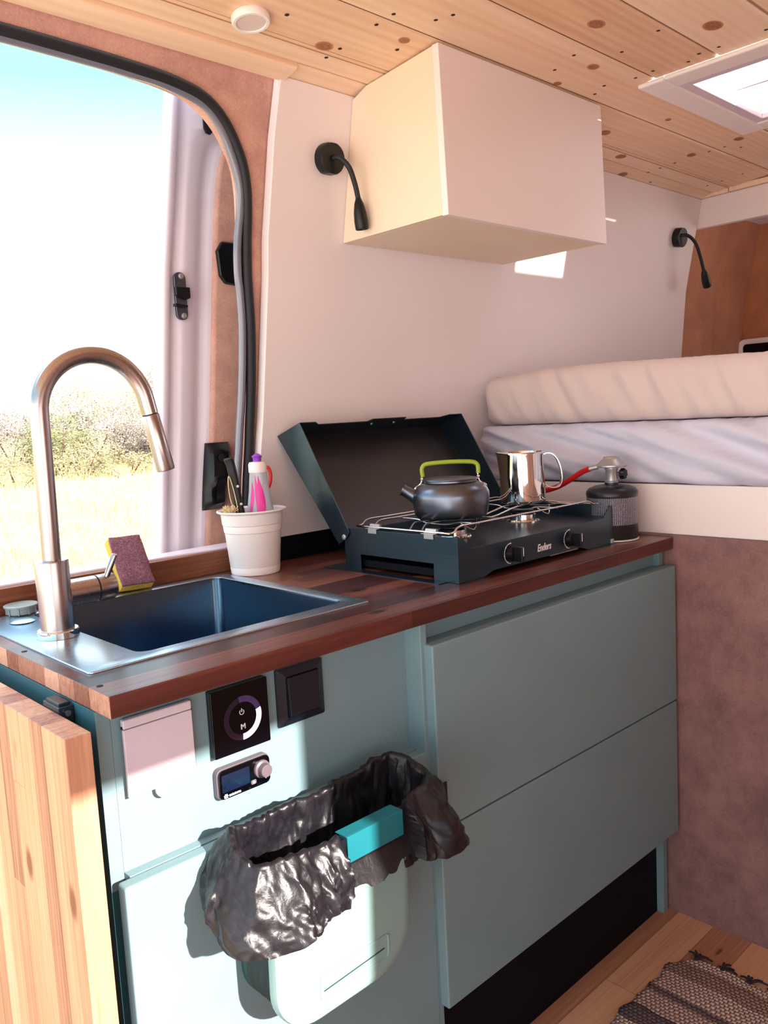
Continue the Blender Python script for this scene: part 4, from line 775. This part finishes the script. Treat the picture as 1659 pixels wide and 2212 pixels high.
# pot
t = thing('steel_jug', 'polished steel milk jug with a strap handle on the right burner', 'jug', (1.10, .222, .9998)); JC = Vector((1.10, .222))
b = B(); rows = []
prof = [(.001, .0008), (.046, .0), (.0500, .002), (.0510, .006), (.0495, .060), (.0468, .108), (.0474, .1125), (.0466, .1135), (.0458, .112), (.0480, .060), (.049, .006), (.046, .003), (.001, .003)]
for r, z in prof:
    row = []
    for k in range(56):
        a = 2*PI*k/56; d = Vector((math.cos(a), math.sin(a), 0)); f_ = max(0, -(d.dot(IR)))**22*max(0, (z-.085)/.03)*.012
        row.append(Vector((JC.x, JC.y, 1.0005+z+f_*.10))+d*(r+(f_ if r > .01 else 0)))
    rows.append(row)
b.grid(rows, cv=True); b.build('body', K['mirror'], t, smooth=50)
JP = lambda r, z: Vector((JC.x+IR.x*r, JC.y+IR.y*r, 1.0005+z))
hs = spline([JP(.0475, .106), JP(.058, .1085), JP(.070, .104), JP(.080, .090), JP(.0865, .068), JP(.0875, .046), JP(.082, .0335), JP(.070, .0300), JP(.057, .0335), JP(.0500, .040)], 6)
b = B(); sidew = Vector((IR.y, -IR.x, 0)).normalized(); rows = []
for i, p in enumerate(hs):
    tg = (hs[min(i+1, len(hs)-1)]-hs[max(i-1, 0)]).normalized(); nn_ = tg.cross(sidew)
    rows.append([p+sidew*.0085+nn_*.0009, p-sidew*.0085+nn_*.0009, p-sidew*.0085-nn_*.0009, p+sidew*.0085-nn_*.0009])
b.grid(rows, cv=True); b.build('handle', K['mirror'], t, smooth=30)
# gas canister with regulator and hose
GC = (1.278, .104); t = thing('gas_canister', 'dark printed gas canister at the right end of the worktop', 'gas canister', (GC[0], GC[1], .9002))
b = B(); b.lathe((GC[0], GC[1], .9002), [(.0555, 0), (.0585, .0012), (.0585, .0035), (.0565, .0045)], n=48); b.build('base_ring', K['white_plastic'], t, smooth=40)
b = B(); b.lathe((GC[0], GC[1], .9045), [(.0565, 0), (.0572, .002), (.0572, .098), (.0578, .099)], n=64); b.build('label_sleeve', K['canister'], t, smooth=50)
b = B(); b.lathe((GC[0], GC[1], 1.0030), [(.0580, 0), (.0582, .004), (.0572, .009), (.052, .0155), (.040, .0205), (.022, .0235), (.016, .0240), (.0155, .028)], n=56); b.build('shoulder', K['dark_charcoal'], t, smooth=60)
t = thing('gas_regulator', 'grey gas regulator screwed on top of the dark canister', 'regulator', (GC[0], GC[1], 1.031))
b = B(); b.lathe((GC[0], GC[1], 1.0312), [(.0150, 0), (.0155, .003), (.0135, .0045), (.0135, .028), (.0150, .030), (.0150, .034)], n=28)
b.build('stem', K['grey_zinc'], t, smooth=40)
b = B(); b.lathe((GC[0], GC[1], 1.0655), [(.016, 0), (.0335, .0015), (.0350, .003), (.0350, .0060), (.0320, .0075), (.0230, .0170), (.0190, .0195), (.0175, .0240), (.0165, .0245), (.015, .0225), (.001, .0225)], n=40); b.build('diaphragm_housing', K['grey_zinc'], t, smooth=40)
b = B(); ck = Vector((GC[0], GC[1], 1.0500)); b.tube([ck+IR*.012, ck+IR*.022], .0045, 12); b.build('valve_stem', K['grey_zinc'], t, smooth=50)
b = B(); kn = ck+IR*.021; ax_ = (IR*.75+Vector((-.5, -.55, 0))).normalized(); u_ = Vector((0, 0, 1)); w2 = ax_.cross(u_).normalized(); rows = []
for z, f_ in ((0, .8), (.002, 1), (.010, 1), (.012, .85), (.012, .01)): rows.append([kn+ax_*z+(u_*math.cos(2*PI*k/48)+w2*math.sin(2*PI*k/48))*(.0118*f_*(1+.09*math.cos(7*2*PI*k/48))) for k in range(48)])
b.grid(rows, cv=True); b.build('valve_knob', K['black_plastic'], t, smooth=40)
hx = Vector((GC[0], GC[1], 1.0690))-IR*.030
b = B(); b.tube([hx, hx-IR*.016+Vector((0, .006, -.004))], .0062, 14); b.build('hose_nozzle', K['grey_zinc'], t, smooth=50)
h1 = hx-IR*.014+Vector((0, .005, -.004))
b = B(); b.tube(spline([h1, (1.250, .165, 1.0560), (1.2516, .205, 1.0340), (1.262, .250, 1.0160), (1.264, .300, 1.0045), (1.258, .350, 1.000), (1.25, .40, .992), (1.225, .440, .975), (1.12, .470, .955), (1.00, .470, .94)], 8), .0066, 14); o = b.build('gas_hose', K['red_hose'], smooth=180, origin=(1.27, .3, 1.0)); tag(o, 'red rubber gas hose curving from the regulator behind the steel jug', 'hose')
b = B(); b.box(1.262, 1.345, .575, .583, 1.005, 1.030); o = b.build('wall_bracket', K['black_metal'], origin=(1.3, .578, 1.02), bevel=.001); tag(o, 'small dark metal bracket on the wall behind the open stove lid', 'bracket')
# ================================================================== CUP OF UTENSILS
UC = (.5715, .520); t = thing('utensil_cup', 'white ribbed plastic pot holding kitchen tools by the sink', 'pot', (UC[0], UC[1], .9003))
b = B(); b.lathe((UC[0], UC[1], .9003), [(.001, .003), (.049, .003), (.0495, 0), (.0505, .001), (.0520, .014), (.0514, .0155), (.0520, .017), (.0582, .087), (.0596, .0885), (.0608, .101), (.0600, .1025), (.0622, .104), (.0640, .126), (.0710, .1290), (.0722, .1305), (.0718, .1325), (.0690, .1330), (.0632, .1300), (.0590, .10), (.050, .008), (.001, .006)], n=64); b.build('pot', K['white_plastic'], t, smooth=35)
def inside(f): return f
t = thing('kitchen_knife', 'black riveted knife handle sticking out of the white pot', 'knife', (.531, .530, .98))
def bar(pts, wd, th, nm, mat, par, side=None, n=14):
    P = [Vector(p) for p in spline(pts, 6)]; rows = []; N = len(P); sd_ = Vector(side or (IR.x, IR.y, 0)).normalized()
    for i, p in enumerate(P):
        tg = (P[min(i+1, N-1)]-P[max(i-1, 0)]).normalized(); s2 = (sd_-tg*sd_.dot(tg)).normalized(); n2 = tg.cross(s2); w = wd(i/(N-1)) if callable(wd) else wd; h = th(i/(N-1)) if callable(th) else th
        rows.append([p+s2*w*math.copysign(abs(math.cos(2*PI*k/n))**.7, math.cos(2*PI*k/n))+n2*h*math.copysign(abs(math.sin(2*PI*k/n))**.7, math.sin(2*PI*k/n)) for k in range(n)])
    b = B(); V = b.grid(rows, cv=True); b.face(V[0][::-1]); b.face(V[-1]); return b.build(nm, mat, par, smooth=60)
bar([(.556, .524, .920), (.549, .528, 1.024)], .010, .0012, 'blade', K['mirror'], t)
bar([(.5495, .528, 1.020), (.5470, .530, 1.045), (.5425, .531, 1.09), (.5370, .532, 1.125), (.5335, .533, 1.1375), (.5325, .533, 1.1415)], lambda s_: .0105*(1.0-.12*math.sin(PI*s_)) if s_ < .88 else .0105*(1-((s_-.88)/.12)**2*.75), lambda s_: .0075 if s_ < .9 else .0075*(1-((s_-.9)/.1)**2*.7), 'handle', K['black_plastic'], t)
for z, dx in ((1.046, .0068), (1.083, .006)):
    b = B(); s_ = (z-1.02)/.12; b.lathe((.5492-.0165*s_+.0022, .5305-.0093, z), [(.0030, 0), (.0026, .0014), (.001, .0016)], axis=(-.6, -.8, 0), n=12); b.build('rivet', K['grey_zinc'], t, smooth=60)
t = thing('dish_brush', 'pale bristle brush head with a wire loop at the left of the white pot', 'brush', (.522, .52, 1.0))
b = B(); random.seed(3)
for k in range(110):
    a = random.uniform(0, 2*PI); r = random.uniform(.001, .009); d = Vector((math.cos(a)*random.uniform(.1, .7), math.sin(a)*.5, random.uniform(.4, 1.2))).normalized(); p = Vector((.515+math.cos(a)*r*.8, .517+math.sin(a)*r*.7, 1.029)); b.tube([p, p+d*random.uniform(.010, .020)], .0009, 4, caps=False)
b.build('bristles', K['bristle'], t)
bar([(.548, .512, .930), (.524, .519, 1.022)], .006, .005, 'stick', K['bristle'], t)
b = B(); b.tube(spline([(.532, .520, 1.030), (.525, .523, 1.055), (.523, .525, 1.085), (.526, .526, 1.105), (.532, .524, 1.085), (.537, .521, 1.05), (.538, .520, 1.03)], 6), .0010, 6); b.build('wire_loop', K['bristle'], t, smooth=180)
t = thing('metal_skewer', 'thin metal tool with a flat top between knife and bottle', 'utensil', (.555, .50, .95))
b = B(); b.tube([(.556, .500, .930), (.5660, .508, 1.040), (.5735, .513, 1.080)], .0019, 8); b.build('shaft', K['black_metal'], t, smooth=180)
b = B(); b.lathe((.5735, .513, 1.080), [(.0022, 0), (.0030, .003), (.0055, .007), (.0055, .0095), (.001, .010)], axis=(.2, .1, 1), n=14); b.build('head', K['grey_zinc'], t, smooth=50)
t = thing('dish_soap_bottle', 'clear soap bottle with magenta print, white collar and purple cap', 'bottle', (.595, .522, .92))
bt = Vector((.005, .004, 1)).normalized(); b0 = Vector((.588, .512, .930))
b = B(); b.lathe(tuple(b0), [(.001, 0), (.0300, .002), (.0300, .060), (.0275, .100), (.0215, .140), (.0178, .176), (.0172, .180), (.0120, .181)], axis=bt, n=36); b.build('bottle', K['bottle'], t, smooth=50)
b = B(); b.lathe(tuple(b0), [(.001, .004), (.0270, .004), (.0270, .070), (.0180, .135), (.001, .135)], axis=bt, n=30); b.build('soap', K['sheet'], t, smooth=50)
b = B(); b.lathe(tuple(b0+bt*.178), [(.0186, 0), (.0190, .002), (.0188, .017), (.0165, .0215), (.008, .0225)], axis=bt, n=32); b.build('collar', K['white_plastic'], t, smooth=40)
b = B(); b.lathe(tuple(b0+bt*.200), [(.0085, 0), (.0085, .0075), (.0105, .0100), (.0110, .0118), (.0085, .0135), (.0045, .0165), (.001, .0175)], axis=bt, n=24); b.build('cap', K['purple'], t, smooth=50)
vdir = Vector((-.68, -.72, 0))
for k, (a0, z0, z1, w_) in enumerate(((-.75, .085, .160, .0045), (-.15, .060, .172, .0055), (.35, .105, .172, .0050), (.55, .055, .145, .0060), (.05, .035, .110, .0035))):
    b = B(); rows = []
    for i in range(15):
        s_ = i/14; z = z0+(z1-z0)*s_; rr_ = float(np.interp(z, [0, .06, .10, .14, .176], [.0305, .0303, .0279, .0219, .0182])); an = a0+.25*math.sin(s_*2.4+k); row = []
        for q in (-1, 0, 1):
            aa = an+q*w_*math.sin(PI*min(.97, max(.06, s_)))/rr_; d = vdir*math.cos(aa)+IR*math.sin(aa); row.append(b0+bt*z+d*(rr_+.0003))
        rows.append(row)
    b.grid(rows); b.build('petal_print', K['magenta'], t, smooth=180)
t = thing('scissors', 'red handled scissors standing behind the soap bottle', 'scissors', (.63, .54, .95))
SC = Vector((.6290, .541, 1.030))
for kx, s_ in ((0.0, 1), (-.016, 1)):
    b = B(); c_ = SC+IR*kx+Vector((0, .004*(kx != 0), .062)); pts = [c_+IR*(.0095*math.cos(a)+.002*math.sin(a))+Vector((0, 0, .024*math.sin(a))) for a in [2*PI*k/24 for k in range(24)]]; b.tube(pts, .0036, 10, closed=True); b.tube(spline([c_+Vector((0, 0, -.022)), c_+Vector((-.003, 0, -.045)), c_+Vector((-.008, -.002, -.075))], 5), .0036, 8); b.build('handle', K['red'], t, smooth=180)
bar([(.600, .535, .920), (.612, .544, .985)], .006, .001, 'blades', K['mirror'], t)
b = B(); b.lathe((.612, .548, .935), [(.001, 0), (.010, .001), (.0105, .105), (.006, .115), (.001, .116)], axis=(.06, .02, 1), n=20); o = b.build('green_tube', K['pale_green'], smooth=50, origin=(.612, .548, .935)); tag(o, 'pale green tube at the back right inside the white pot', 'tube')
# ================================================================== LAMPS
def wall_lamp(x, z, label, neck, hl):
    y = yw(z); sl = Vector((0, -1, -.14)).normalized()
    t = thing('reading_lamp', label, 'wall lamp', (x, y, z), 'gooseneck reading lamps on the white wall')
    b = B(); n_ = 48; rows = []
    c0_ = Vector((x, y-.0008, z)); u_ = Vector((1, 0, 0)); w_ = sl.cross(u_).normalized()
    for r, d in ((.0335, 0), (.0338, .002), (.0338, .021), (.0322, .0245), (.001, .0250)):
        rows.append([c0_+sl*d+u_*(r*math.cos(2*PI*k/n_))+w_*max(-.0315, min(.0315, r*math.sin(2*PI*k/n_))) for k in range(n_)])
    b.grid(rows, cv=True); b.face([b.bm.verts.new(p) for p in rows[0]]); b.build('base', K['black_plastic'], t, smooth=40)
    npts = spline([Vector((x+a, y-f, z+h)) for a, f, h in neck], 10)
    b = B(); b.tube(npts, .0058, 14); b.build('gooseneck', K['black_rubber'], t, smooth=180)
    hd = (Vector((x+hl[0], y-hl[1], z+hl[2]))-npts[-1]).normalized()
    b = B(); b.lathe(tuple(npts[-1]-hd*.003), [(.0055, 0), (.0062, .003), (.0105, .014), (.0140, .032), (.0152, .050), (.0146, .066), (.0135, .0685), (.0125, .066), (.0120, .058)], axis=hd, n=30); hdv = b.build('head', K['black_plastic'], t, smooth=50)
    b = B(); b.lathe(tuple(npts[-1]+hd*.0555), [(.0121, 0), (.0121, .0015), (.001, .002)], axis=hd, n=24); b.build('lens', K['black_gloss'], hdv, smooth=40)
wall_lamp(.836, 1.775, 'black gooseneck lamp on the wall left of the wall cabinet', [(0, .020, -.003), (.004, .038, -.004), (.020, .050, -.0235), (.0307, .055, -.057), (.038, .056, -.0897)], (.0454, .055, -.153))
wall_lamp(2.425, 1.772, 'smaller looking black gooseneck lamp at the far right above the bed', [(-.012, .020, .002), (.000, .042, .000), (.030, .055, -.025), (.058, .058, -.068), (.082, .058, -.112)], (.1214, .055, -.1757))
t = thing('ceiling_spotlight', 'round white spotlight on the pine ceiling above the door', 'ceiling light', (.5345, .3585, 1.93))
cc = (.5345, .3585, 1.9305); 
b = B(); b.lathe(cc, [(.0335, 0), (.0345, .002), (.0345, .011), (.0325, .0140), (.0275, .0140), (.0270, .0115)], axis=(0, -.12, -1), n=48); b.build('ring', K['white_plastic'], t, smooth=40)
b = B(); b.lathe(cc, [(.0272, .010), (.0272, .0118), (.001, .0124)], axis=(0, -.12, -1), n=40); b.build('diffuser', K['lens'], t, smooth=40)
# ================================================================== RUG
b = B(); rows = []
for i in range(120):
    x = 1.222-.72*i/119; row = []
    for j in range(60):
        e = -.080+.010*noise.noise(Vector((x*22, 0, 4)))+(.0 if x > 1.15 else 0); y = e-.62*(j/59); xe_ = x+(.012*noise.noise(Vector((y*14, 2, 1))) if i < 3 else 0)+(-.055*max(0, (y+.14)/.06)**1.5 if i < 8 and y > -.14 else 0)*(1-i/8)
        row.append((xe_+.006*noise.noise(Vector((y*6, x*3, 0))), y, -.0135+.0035*noise.noise(Vector((x*9, y*9, 3)))+.0016*math.sin(x*2*PI/.0085*.5)*0))
    rows.append(row)
b.grid(rows); o = b.build('rag_rug', K['rug'], smooth=180, origin=(.9, -.4, -.0195), solid=.006); tag(o, 'striped woven rag rug with dark fringe on the wooden floor', 'rug'); ro = ORI[o]
for k, y in enumerate((-.118, -.175, -.232, -.29)):
    b = B(); random.seed(k); c_ = Vector((1.222, y, -.012))
    b.lathe(tuple(c_-Vector((.004, 0, 0))), [(.003, -.004), (.006, 0), (.003, .006)], axis=(1, 0, 0), n=8)
    for q in range(5):
        a = (q-2)*.55+random.uniform(-.2, .2); L1 = random.uniform(.016, .036); d = Vector((math.cos(a), math.sin(a), 0)); b.tube(spline([c_, c_+d*L1*.5+Vector((0, 0, .004)), c_+d*L1+Vector((0, random.uniform(-.008, .008), -.003))], 4), [.0028]*4+[.0022]*4+[.0008], 6)
    tb_ = b; bmesh.ops.translate(tb_.bm, verts=tb_.bm.verts[:], vec=(0, 0, 0)); tb_.build('tassel', K['tassel'], o, smooth=180)
# ================================================================== OUTSIDE
b = B(); rows = []
def gz_(y): return float(np.interp(y, [0.9, 8, 10, 26, 60, 120], [-.62, -.62, -.58, .50, 1.2, 1.4]))
for i in range(90):
    y = 0.95+110*(i/89)**2.2; rows.append([(-50+110*j/60, y, gz_(y)+.10*noise.noise(Vector(((-50+110*j/60)*.4, y*.4, 0)))*min(1, y/15)) for j in range(61)])
b.grid(rows); struct('ground', b, K['field'], smooth=180)
def bush(x, y, w, h, kind, seed, label, zb=None):
    random.seed(seed); zb = gz_(y)-.1 if zb is None else zb
    t = thing('bush', label, 'bush', (x, y, zb), 'bushes at the edge of the field')
    b = B(); N = int(5200*min(2.2, w*h/4)); s0 = .022*(y/24)**.7
    cl = [(random.uniform(-.42, .42)*w, random.uniform(-.25, .25)*w, random.uniform(.25, .72)*h, random.uniform(.18, .30)*min(w, h*1.3)) for _ in range(11)]
    for k in range(N):
        cx_, cy_, cz_, r_ = random.choice(cl); d = Vector((random.gauss(0, 1), random.gauss(0, 1), random.gauss(0, 1))).normalized()*r_*random.uniform(.55, 1.08)
        p = Vector((x+cx_+d.x, y+cy_+d.y, max(zb+.05, zb+cz_+d.z*.95))); s_ = s0*random.uniform(.6, 1.5); a = Vector((random.gauss(0, 1), random.gauss(0, 1), random.gauss(0, 1))).normalized(); c_ = a.orthogonal().normalized()
        b.face([b.bm.verts.new(p+a*s_*1.5), b.bm.verts.new(p+c_*s_*.7), b.bm.verts.new(p-a*s_*1.5), b.bm.verts.new(p-c_*s_*.7)])
    b.build('foliage', LEAF[kind], t)
    b = B()
    for k in range(7):
        q = random.choice(cl); b.tube(spline([(x+random.uniform(-.1, .1), y, zb-.05), (x+q[0]*.5, y+q[1]*.5, zb+q[2]*.5), (x+q[0], y+q[1], zb+q[2])], 3), [.03, .028, .024, .02, .016, .012, .008], 5)
    b.build('stems', K['twig'], t)
def az(px, y): # ground point seen at photo column px for a distance y
    d = CF+CR*((px-829.5)/1796.7)-CU*((900-1106)/1796.7); return CAM.x+d.x/d.y*(y-CAM.y)
for px, y, w, h, kind, lab in (
    (18, 24, 4.2, 2.05, 0, 'dusty brown bush at the left edge of the doorway view'), 
    (120, 20.5, 1.5, 1.9, 1, 'olive green bush inside the faucet arch at the left'), (150, 22.5, 1.5, 2.0, 3, 'dark green bush in the middle of the faucet arch'),
    (205, 24.5, 3.2, 2.7, 1, 'rounded olive bush top rising under the faucet arch'), (235, 22, 3.0, 2.1, 0, 'grey brown twiggy bush in the right of the faucet arch'),
    (285, 23, 2.6, 2.3, 0, 'grey brown bush behind the pull out faucet head'), (318, 26, 2.6, 3.9, 0, 'tallest pale tree like bush beside the open van door'),
    (165, 19, 2.3, 1.15, 2, 'low ochre mound of scrub in front of the dark green bush'), (20, 18.5, 2.2, 1.05, 2, 'low ochre scrub at the lower left of the bushes'),
    (265, 18.8, 2.6, .75, 2, 'low yellow scrub under the grey brown bush'), (330, 21, 2.0, 2.2, 0, 'pale bush partly hidden by the open van door')):
    bush(az(px, y), y, w, h, kind, int(px+y*7)+100, lab)
random.seed(11); b = B()
for k in range(9000):
    y = random.uniform(6.5, 19); px = random.uniform(-60, 380); x = az(px, y)+random.uniform(-.2, .2); z = gz_(y)-.02; h = random.uniform(.14, .38)*(.8+.4*noise.noise(Vector((x, y, 0)))); l_ = random.uniform(-.10, .10); w_ = .004*(y/9)
    b.face([b.bm.verts.new((x-w_, y, z)), b.bm.verts.new((x+w_, y, z)), b.bm.verts.new((x+l_+w_*.3, y+random.uniform(-.06, .06), z+h))])
o = b.build('dry_grass', K['straw'], origin=(0, 12, 0)); tag(o, 'dry yellow grass blades standing in the sunny field', 'grass'); o['kind'] = 'stuff'
